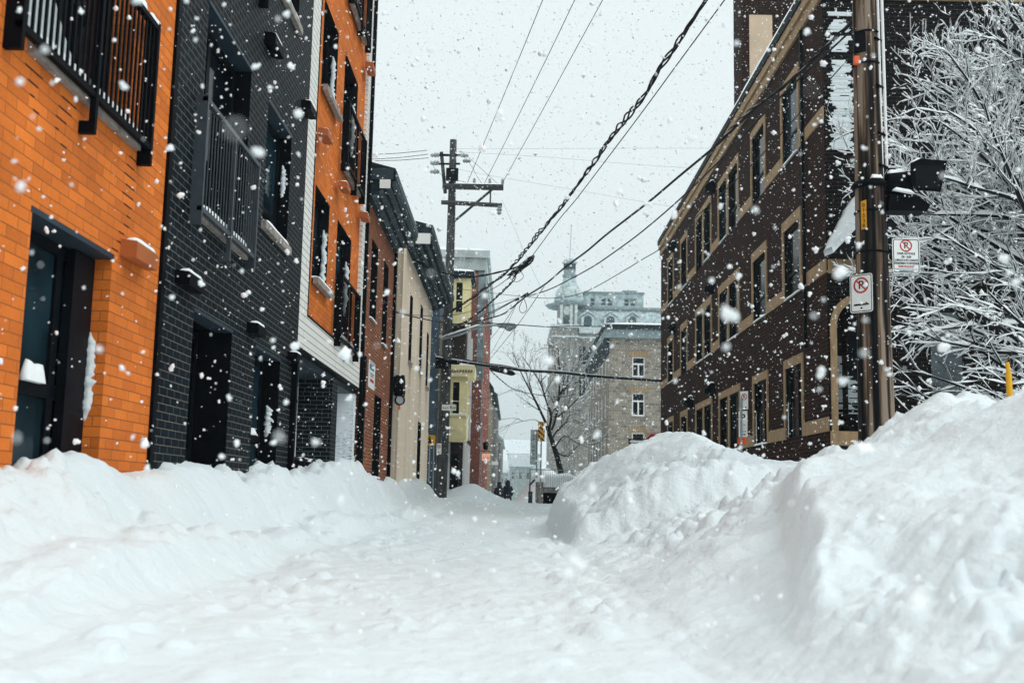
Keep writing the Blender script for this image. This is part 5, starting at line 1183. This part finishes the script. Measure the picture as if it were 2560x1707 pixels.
r = np.random.default_rng(4); m = MB()
for k in range(16):
    ps = [kn + np.array([(r.random() - 0.75) * 0.8, (r.random() - 0.5) * 0.5, 0]) for _ in range(5)]
    ps = [p + np.array([0, 0, (p[0] - kn[0]) * 0.75 + (r.random() - 0.5) * 0.22]) for p in ps]
    m.tube(spline(ps), 0.011, 5)
m.build('tangle', CABLE, kt, True)
m = MB(); m.tube(spline([kn + np.array(p) for p in ((-0.25, 0, -0.15), (-0.1, 0, -0.40), (-0.3, 0, -0.55), (-0.5, 0, -0.42), (-0.5, 0, -0.3))]), 0.008, 5); m.build('loop', CABLE, kt, True)
kn2 = hang([(1306, 741)], FP, RP)[0]
kt = thing('cable_knot', 'small junction of thin wires with a drooping loop, below the tangled knot', 'wire', kn2)
m = MB(); m.tube(spline([kn2 + np.array(p) for p in ((0, 0, 0), (0.1, 0, -0.2), (0.12, 0, -0.38), (0.0, 0, -0.46), (-0.08, 0, -0.34), (0, 0, -0.12), (0.02, 0, 0))]), 0.009, 5); m.tube([kn2 + np.array([-0.2, 0, -0.12]), kn2 + np.array([0.16, 0, 0.1])], 0.03, 6); m.build('loop', CABLE, kt, True)
for k, (a, b, B, rr_) in enumerate((((1300, 745), (1205, 872), (-2.0, 60), 0.010), ((1296, 750), (1213, 906), (-1.8, 60), 0.007), ((1360, 717), (1213, 912), (-1.9, 60), 0.010), ((1304, 741), (1120, 830), (-2.6, 41.9), 0.012), ((1300, 743), (1108, 826), (-2.62, 41.9), 0.012))):
    lab = ('short thin wire slanting down from the junction towards the tall brick building, leftmost', 'thinnest wire slanting down from the junction, second of three', 'thin wire slanting down from the long black cable, rightmost of three', 'upper of two wires running from the junction back to the far pole', 'lower of two wires running from the junction back to the far pole')[k]
    A = hang([a], FP, RP)[0]; wire(lab, [a, ((a[0] + b[0]) / 2 + 2, (a[1] + b[1]) / 2 + 5), b], A[:2], B, rr_)
for k, (x0, y0, x1, y1) in enumerate(((922, 387, 1068, 376), (922, 399, 1070, 386), (922, 403, 1072, 395))):
    wire(('top', 'middle', 'lowest')[k] + ' of three wires leaving the far pole head to the left, behind the white siding', [(860, y0 + 6), (x0, y0), ((x0 + x1) / 2, (y0 + y1) / 2 + 2), (x1, y1)], (-8, 43), (-3.1, 41.95), 0.012)
for k, (pts, B) in enumerate((([(1141, 372), (1350, 372), (1600, 371), (1800, 371)], (14, 44)), ([(1145, 380), (1350, 392), (1600, 412), (1780, 424)], (14, 44)), ([(1135, 421), (1230, 440), (1420, 472), (1650, 512), (1700, 520)], (12, 46)))):
    wire(('highest', 'second', 'third and lowest')[k] + ' faint hair-thin wire running right from the far pole head across the sky', pts, (-2.2, 41.95), B, 0.0035)
for k, (pts, A, B) in enumerate((([(1075, 400), (1090, 425), (1115, 443), (1160, 455), (1168, 462)], (-3.05, 41.9), (-1.7, 41.7)), ([(1148, 378), (1175, 410), (1195, 445), (1208, 462)], (-2.1, 41.9), (-1.1, 41.7)), ([(1150, 376), (1190, 410), (1225, 442), (1250, 464)], (-2.1, 41.95), (-0.6, 41.75)))):
    wire(('drooping jumper wire at the left of the far pole head', 'left jumper wire from the far pole head to the crossarm', 'right jumper wire from the far pole head to the crossarm end')[k], pts, A, B, 0.007)
wire('thin cable running down from the thick trunk towards the bare tree', [(1225, 925), (1255, 952), (1285, 973), (1334, 985), (1400, 992), (1440, 985)], (-0.8, 43), (2.9, 52), 0.012, 2, 0.6, 0.01)
wire('faint guy wire falling from the lower crossarm end past the knots', [(1255, 500), (1290, 580), (1330, 672), (1372, 760)], (-0.62, 41.8), (1.3, 36), 0.004)
wire('short wire slung between the tall brick building and the tan house', [(1160, 985), (1185, 996), (1210, 997), (1245, 988), (1285, 972)], (-2.3, 55), (-0.5, 60), 0.012)

# ------------------------------------------------------------------ trees
class Twigs:
    def __init__(s, seed): s.r = np.random.default_rng(seed); s.bark, s.snow = MB(), MB(); s.parts = []
    def limb(s, P, r0, r1, n=None, sides=5):
        P = spline(P, n or 4); k = len(P); rad = np.linspace(r0, r1, k); s.parts.append((P, rad, sides)); return P, rad
    def sprout(s, P, rad, depth, step, length, ang, up=0.25, lean=None, dens=1.0, t0=0.15):
        L = np.r_[0, np.cumsum(np.linalg.norm(np.diff(P, axis=0), axis=1))]; tot = L[-1]; n = max(1, int(tot * (1 - t0) / step * dens)); r = s.r
        for k in range(n):
            d = tot * (t0 + (1 - t0) * (k + r.random()) / n); i = min(np.searchsorted(L, d), len(P) - 1); i = max(i, 1)
            base = P[i - 1] + (P[i] - P[i - 1]) * ((d - L[i - 1]) / (L[i] - L[i - 1] + 1e-9)); t = P[i] - P[i - 1]; t = t / np.linalg.norm(t)
            v = r.normal(size=3); v -= v @ t * t; v /= np.linalg.norm(v)
            if lean is not None: v = v + np.array(lean) * 0.7
            a = math.radians(ang * (0.6 + 0.8 * r.random())); dr = t * math.cos(a) + v * math.sin(a); dr[2] += up * r.random(); dr /= np.linalg.norm(dr)
            ln = length * (0.45 + 0.75 * r.random()) * (1.15 - 0.6 * d / tot); rb = max(0.003, min(rad[i] * 0.62, 0.012 * ln + 0.003))
            pts = [base]; c = base.copy(); m_ = 5
            for q in range(m_):
                dr = dr + r.normal(size=3) * 0.10 + np.array([0, 0, up * 0.18]); dr /= np.linalg.norm(dr); c = c + dr * ln / m_; pts.append(c.copy())
            Q = np.array(pts); rq = np.linspace(rb, max(0.0022, rb * 0.3), len(Q)); s.parts.append((Q, rq, 4 if depth > 1 else 3))
            if depth > 1: s.sprout(Q, rq, depth - 1, step * 0.62, length * 0.48, ang * 1.05, up, lean, dens, 0.2)
    def emit(s, root, snowy=1.0, thick=1.0, smin=0.006):
        r = s.r; VB, FB_, VS, FS_ = [], [], [], []; nb = ns = 0
        for P, rad, sides in s.parts:
            m = len(P); t = np.gradient(P, axis=0); t /= np.linalg.norm(t, axis=1)[:, None] + 1e-9
            ref = np.array([0.0, 0, 1.0]); a = np.cross(t, ref); a /= np.linalg.norm(a, axis=1)[:, None] + 1e-6; b = np.cross(a, t)
            ang = np.arange(sides) * 2 * math.pi / sides
            VB.append((P[:, None] + rad[:, None, None] * (np.cos(ang)[None, :, None] * a[:, None] + np.sin(ang)[None, :, None] * b[:, None])).reshape(-1, 3))
            for i in range(m - 1):
                for j in range(sides): FB_.append((nb + i * sides + j, nb + i * sides + (j + 1) % sides, nb + (i + 1) * sides + (j + 1) % sides, nb + (i + 1) * sides + j))
            nb += m * sides
            if snowy <= 0: continue
            flat = np.sqrt(np.maximum(0, 1 - t[:, 2] ** 2)) ** 0.5            # steep twigs hold less snow
            hgt = (rad * 0.9 + 0.014) * thick * flat * (0.45 + 1.0 * r.random(m)) * (r.random() < snowy) * np.where(r.random(m) < 0.22, 0.12, 1); w = rad * 1.0 + smin * (0.6 + 0.6 * r.random(m)) * thick
            hgt[0] *= 0.3; hgt[-1] *= 0.4
            if hgt.max() < 0.004: continue
            up = np.array([0, 0, 1.0]); base = P + b * (rad * 0.05)[:, None]
            prof = [(-1, 0.0), (-0.75, 0.6), (0, 1.0), (0.75, 0.6), (1, 0.0)]
            VS.append(np.stack([base + a * (w * p)[:, None] + up * (hgt * q)[:, None] for p, q in prof], 1).reshape(-1, 3))
            for i in range(m - 1):
                for j in range(4): FS_.append((ns + i * 5 + j, ns + i * 5 + j + 1, ns + (i + 1) * 5 + j + 1, ns + (i + 1) * 5 + j))
                FS_.append((ns + i * 5 + 4, ns + i * 5, ns + (i + 1) * 5, ns + (i + 1) * 5 + 4))
            ns += m * 5
        link_mesh('branches', np.vstack(VB), FB_, [BARK], root, True)
        if VS: link_mesh('snow', np.vstack(VS), FS_, [FRESH], root, True)

# big snow-laden tree by the end wall
tr = thing('tree', 'large spreading tree with every twig loaded with snow, right of the wooden pole', 'tree', (9.7, 18.6, 0.3))
T = Twigs(21)
MB().tube(spline([(9.7, 18.6, -0.2), (9.65, 18.6, 1.6), (9.5, 18.5, 3.2), (9.55, 18.4, 5.2), (9.4, 18.3, 7.5)]), np.linspace(0.24, 0.09, 25), 12).build('trunk', BARK, tr, True)
r = np.random.default_rng(8)
limbs = []
for k in range(38):
    z = 1.5 + 6.3 * (k + 0.5) / 38 + 0.2 * r.random(); yb = 18.5
    ln = (2.9 + 1.1 * r.random()) * (1 if z < 5.6 else 0.72)
    el = math.radians(-4 + 7 * (z - 1.5) + 12 * (r.random() - 0.4)); az = math.pi + (r.random() - 0.5) * 1.0
    dr = np.array([math.cos(az) * math.cos(el), math.sin(az) * math.cos(el), math.sin(el)])
    P = [np.array([9.6, yb, z])]
    for q in range(6):
        dr = dr + np.array([0, 0, 0.05 if q < 2 else 0.10 * (r.random() - 0.45)]) + r.normal(size=3) * 0.12; dr /= np.linalg.norm(dr); P.append(P[-1] + dr * ln / 6)
    Q, rad = T.limb(P, 0.05 + 0.022 * r.random(), 0.012, 3, 7)
    T.sprout(Q, rad, 3 if z > 3.2 else 2, 0.24 if z > 3.6 else 0.27, 1.25, 34, 0.22 if z > 3.6 else 0.05, t0=0.12, dens=1.0)
for k in range(9):                               # upright limbs filling the crown
    x = 8.3 + 1.6 * r.random(); P = [np.array([9.5, 18.4, 4.2 + 2.5 * r.random()])]; dr = np.array([x - 9.5, (r.random() - 0.5), 1.1]); dr /= np.linalg.norm(dr)
    for q in range(5): dr = dr + r.normal(size=3) * 0.12; dr /= np.linalg.norm(dr); P.append(P[-1] + dr * 0.75)
    Q, rad = T.limb(P, 0.05, 0.012, 3, 6); T.sprout(Q, rad, 3, 0.26, 1.2, 45, 0.3)
P = [at(2440, 300, 19.5), at(2330, 300, 19.9), at(2230, 300, 20.3), at(2130, 330, 20.8), at(2080, 355, 21.0)]
Q, rad = T.limb(P, 0.03, 0.008, 3); T.sprout(Q, rad, 2, 0.16, 0.8, 50, 0.5, t0=0.45)
P = [at(2440, 400, 19.5), at(2330, 410, 19.9), at(2200, 420, 20.3), at(2120, 370, 20.8), at(2095, 300, 21.0)]
Q, rad = T.limb(P, 0.03, 0.008, 3); T.sprout(Q, rad, 2, 0.16, 0.7, 50, 0.5, t0=0.45)
T.emit(tr, 0.92, 1.6, 0.004)

# bare tree at the crossing
tr = thing('tree', 'bare dark tree with thin snow on its branches, before the grey stone building', 'tree', tuple(at(1408, 1215, 56)))
T = Twigs(33)
def pxl(pts, Y, dy=0.0): return [at(x, y, Y + dy * k) for k, (x, y) in enumerate(pts)]
trunk = spline(pxl([(1412, 1235), (1402, 1180), (1388, 1125), (1374, 1085), (1366, 1060)], 56))
MB().tube(trunk, np.linspace(0.17, 0.09, len(trunk)), 10).build('trunk', BARK, tr, True)
for pts, dy, r0, dn in (([(1367, 1062), (1350, 1025), (1330, 985), (1322, 970), (1300, 925), (1282, 880)], 0.3, 0.10, 1.0), ([(1372, 1075), (1378, 1040), (1368, 1010), (1352, 960), (1330, 925), (1305, 890)], -0.4, 0.10, 1.0),
                    ([(1374, 1085), (1388, 1050), (1396, 1000), (1400, 940), (1396, 895), (1392, 868), (1360, 862)], 0.5, 0.10, 1.0), ([(1378, 1100), (1398, 1070), (1430, 1050), (1460, 1060)], 0.4, 0.06, 1.2),
                    ([(1352, 1058), (1335, 1048), (1308, 1052), (1288, 1045), (1250, 1048)], -0.2, 0.035, 0.5), ([(1386, 1120), (1410, 1090), (1440, 1105), (1470, 1118)], 0.3, 0.05, 1.1), ([(1390, 1130), (1420, 1140), (1450, 1110), (1490, 1110)], 0.4, 0.05, 1.1),
                    ([(1396, 990), (1420, 960), (1440, 930), (1450, 890)], 0.4, 0.06, 1.0), ([(1350, 955), (1372, 930), (1378, 900)], 0.2, 0.04, 1.0), ([(1384, 1050), (1420, 1020), (1450, 990), (1470, 960)], 0.3, 0.06, 1.1)):
    Q, rad = T.limb(pxl(pts, 56, dy), r0 * 0.72, 0.014, 3, 6); T.sprout(Q, rad, 3, 0.36, 1.9, 42, 0.25, dens=dn, t0=0.15)
for i, (P, rad, s_) in enumerate(T.parts): T.parts[i] = (P, np.maximum(rad, 0.005), s_)
T.emit(tr, 0.4, 1.2, 0.004)

# ------------------------------------------------------------------ two people walking away
def person(x, y, z, h, yaw, label):
    k = h / 1.72; root = thing('person', label, 'person', (x, y, z))
    c, s_ = math.cos(yaw), math.sin(yaw)
    tf = lambda p: (x + k * (p[0] * c - p[1] * s_), y + k * (p[0] * s_ + p[1] * c), z + k * p[2])
    J = dict(pel=(0, 0, .92, .135), wai=(0, 0, 1.08, .125), che=(0, .01, 1.30, .15), nk=(0, .02, 1.47, .062), hd=(0, .04, 1.58, .088), tp=(0, .03, 1.68, .075), fc=(0, .11, 1.57, .05),
             sl=(-.19, .01, 1.40, .07), el=(-.27, -.03, 1.12, .055), wl=(-.20, .12, .95, .042), sr=(.19, .01, 1.40, .07), er=(.27, -.03, 1.12, .055), wr=(.20, .12, .95, .042),
             hl=(-.10, 0, .86, .095), kl=(-.11, .16, .50, .065), al=(-.11, .02, .10, .05), tl=(-.11, .20, .05, .04), hr=(.10, 0, .86, .095), kr=(.11, .02, .49, .065), ar=(.11, -.22, .12, .05), tr=(.11, -.06, .04, .04))
    names = list(J); E_ = [('pel', 'wai'), ('wai', 'che'), ('che', 'nk'), ('nk', 'hd'), ('hd', 'tp'), ('hd', 'fc'), ('che', 'sl'), ('sl', 'el'), ('el', 'wl'), ('che', 'sr'), ('sr', 'er'), ('er', 'wr'), ('pel', 'hl'), ('hl', 'kl'), ('kl', 'al'), ('al', 'tl'), ('pel', 'hr'), ('hr', 'kr'), ('kr', 'ar'), ('ar', 'tr')]
    me = bpy.data.meshes.new('body'); off = np.array([x, y, z])
    me.from_pydata([tuple(np.array(tf(J[n][:3])) - off) for n in names], [(names.index(a), names.index(b)) for a, b in E_], [])
    o = bpy.data.objects.new('body', me); COL.objects.link(o); o.parent = root; me.materials.append(COAT if True else SKIN)
    md = o.modifiers.new('skin', 'SKIN')
    for i, n in enumerate(names):
        sv = me.skin_vertices[0].data[i]; sv.radius = (J[n][3] * k, J[n][3] * k); sv.use_root = n == 'pel'
    o.modifiers.new('sub', 'SUBSURF').levels = 1; o.modifiers['sub'].render_levels = 2
    def loft(name, secs, m_, n=18):
        V = []; 
        for zz_, rx, ry, oy in secs:
            for q in range(n):
                a = 2 * math.pi * q / n; V.append(tf((rx * math.cos(a), oy + ry * math.sin(a), zz_)))
        Fs = [(i * n + j, i * n + (j + 1) % n, (i + 1) * n + (j + 1) % n, (i + 1) * n + j) for i in range(len(secs) - 1) for j in range(n)] + [tuple(range((len(secs) - 1) * n, len(secs) * n))]
        return link_mesh(name, np.array(V), Fs, [m_], root, True)
    loft('coat', [(.60, .21, .19, 0), (.75, .215, .19, 0), (1.0, .20, .165, 0), (1.2, .225, .17, 0), (1.38, .245, .155, .01), (1.46, .17, .12, .02), (1.50, .085, .085, .02)], COAT)
    loft('hood', [(1.44, .13, .12, .0), (1.52, .125, .125, .01), (1.62, .13, .14, .01), (1.70, .115, .125, .015), (1.77, .06, .07, .02), (1.79, .01, .01, .02)], COAT)
    # the face, turned away down the street
    link_mesh('face', np.array([tf(p) for p in ((-.06, .13, 1.52), (.06, .13, 1.52), (.07, .12, 1.62), (-.07, .12, 1.62), (0, .165, 1.58), (0, .135, 1.5))]), [(0, 1, 4), (1, 2, 4), (2, 3, 4), (3, 0, 4), (0, 5, 1)], [SKIN], root, True)
    return root
pA = at(1249, 1203, 60); pB = at(1270, 1198, 60)
person(pA[0], 60, pA[2] - 1.79, 1.72, 0.15, 'person in a dark hooded coat walking away, the left one of the pair')
person(pB[0], 60.6, pB[2] - 1.84, 1.76, -0.1, 'person in a dark coat walking away, the right and taller one of the pair')

# ------------------------------------------------------------------ falling snow and the air it fills
fr_ = np.random.default_rng(23)
def flake_field(n, y0, y1, size, sub):
    # evenly filled wedge of air in front of the photographer, a little wider than the frame
    Y = (y0 ** 3 + (y1 ** 3 - y0 ** 3) * fr_.random(n)) ** (1 / 3)
    X = (fr_.random(n) * 2 - 1) * (0.58 * Y + 0.4); Z = 0.6 + Y * (-0.18 + 0.72 * fr_.random(n))
    ok = Z > ground(X, Y) + 0.05; X, Y, Z = X[ok], Y[ok], Z[ok]
    s = size * 0.92 * np.exp(fr_.normal(size=len(X)) * 0.55)
    return np.stack([X, Y, Z], 1), s
octV = np.array([(1, 0, 0), (-1, 0, 0), (0, 1, 0), (0, -1, 0), (0, 0, 1), (0, 0, -1)], float); octF = np.array([(0, 2, 4), (2, 1, 4), (1, 3, 4), (3, 0, 4), (2, 0, 5), (1, 2, 5), (3, 1, 5), (0, 3, 5)])
def ico():
    b = bmesh.new(); bmesh.ops.create_icosphere(b, subdivisions=2, radius=1.0); v = np.array([q.co[:] for q in b.verts]); b.verts.index_update()
    f = np.array([[q.index for q in p.verts] for p in b.faces]); b.free(); return v, f
icoV, icoF = ico()
VV, FF_ = [], []; base = 0
for n, y0, y1, size, clump in ((26, 0.5, 1.4, .0042, 3), (420, 1.4, 4.0, .0044, 3), (6500, 4.0, 11, .0052, 2), (42000, 11, 26, .0078, 1), (150000, 26, 88, .0150, 1)):
    C, s = flake_field(n, y0, y1, size, 0); sv, sf = (icoV, icoF) if y1 < 12 else (octV, octF); k = len(sv)
    for q in range(clump):
        off = fr_.normal(size=C.shape) * (s * 0.5)[:, None] * (q > 0); sc = s * (0.9 if q == 0 else 0.55 + 0.3 * fr_.random())
        J = sv[None] * (0.72 + 0.5 * fr_.random((len(C), 1, 3))) * (1 + 0.22 * fr_.normal(size=(len(C), k, 1))) * sc[:, None, None]
        VV.append(((C + off)[:, None] + J).reshape(-1, 3)); FF_.append((sf[None] + base + k * np.arange(len(C))[:, None, None]).reshape(-1, 3)); base += k * len(C)
VV, FF_ = np.vstack(VV), np.vstack(FF_)
me = bpy.data.meshes.new('falling_snow'); me.vertices.add(len(VV)); me.vertices.foreach_set('co', VV.astype(np.float32).ravel())
me.loops.add(FF_.size); me.loops.foreach_set('vertex_index', FF_.astype(np.int32).ravel()); me.polygons.add(len(FF_))
me.polygons.foreach_set('loop_start', np.arange(0, FF_.size, 3, dtype=np.int32)); me.polygons.foreach_set('loop_total', np.full(len(FF_), 3, np.int32))
me.polygons.foreach_set('use_smooth', np.ones(len(FF_), bool)); me.update(calc_edges=True); me.materials.append(FLAKE)
o = bpy.data.objects.new('falling_snow', me); COL.objects.link(o); put_props(o, 'countless white snowflakes falling through the street', 'snowfall', kind='stuff')

HAZE = 0.0008
hm = bpy.data.materials.new('haze'); hm.use_nodes = True; hn = hm.node_tree; hn.nodes.clear()
ho = hn.nodes.new('ShaderNodeOutputMaterial'); hv = hn.nodes.new('ShaderNodeVolumePrincipled')
hv.inputs['Color'].default_value = (0.80, 0.955, 1.0, 1); hv.inputs['Density'].default_value = HAZE; hv.inputs['Anisotropy'].default_value = 0.3
hn.links.new(hv.outputs[0], ho.inputs['Volume'])
b = MB().box(WORLD, -510, 510, -70, 910, -4.6, 70).build('haze', hm, None, loc=(0, 400, 30)); put_props(b, 'pale snowy air filling the street', 'haze', kind='stuff')
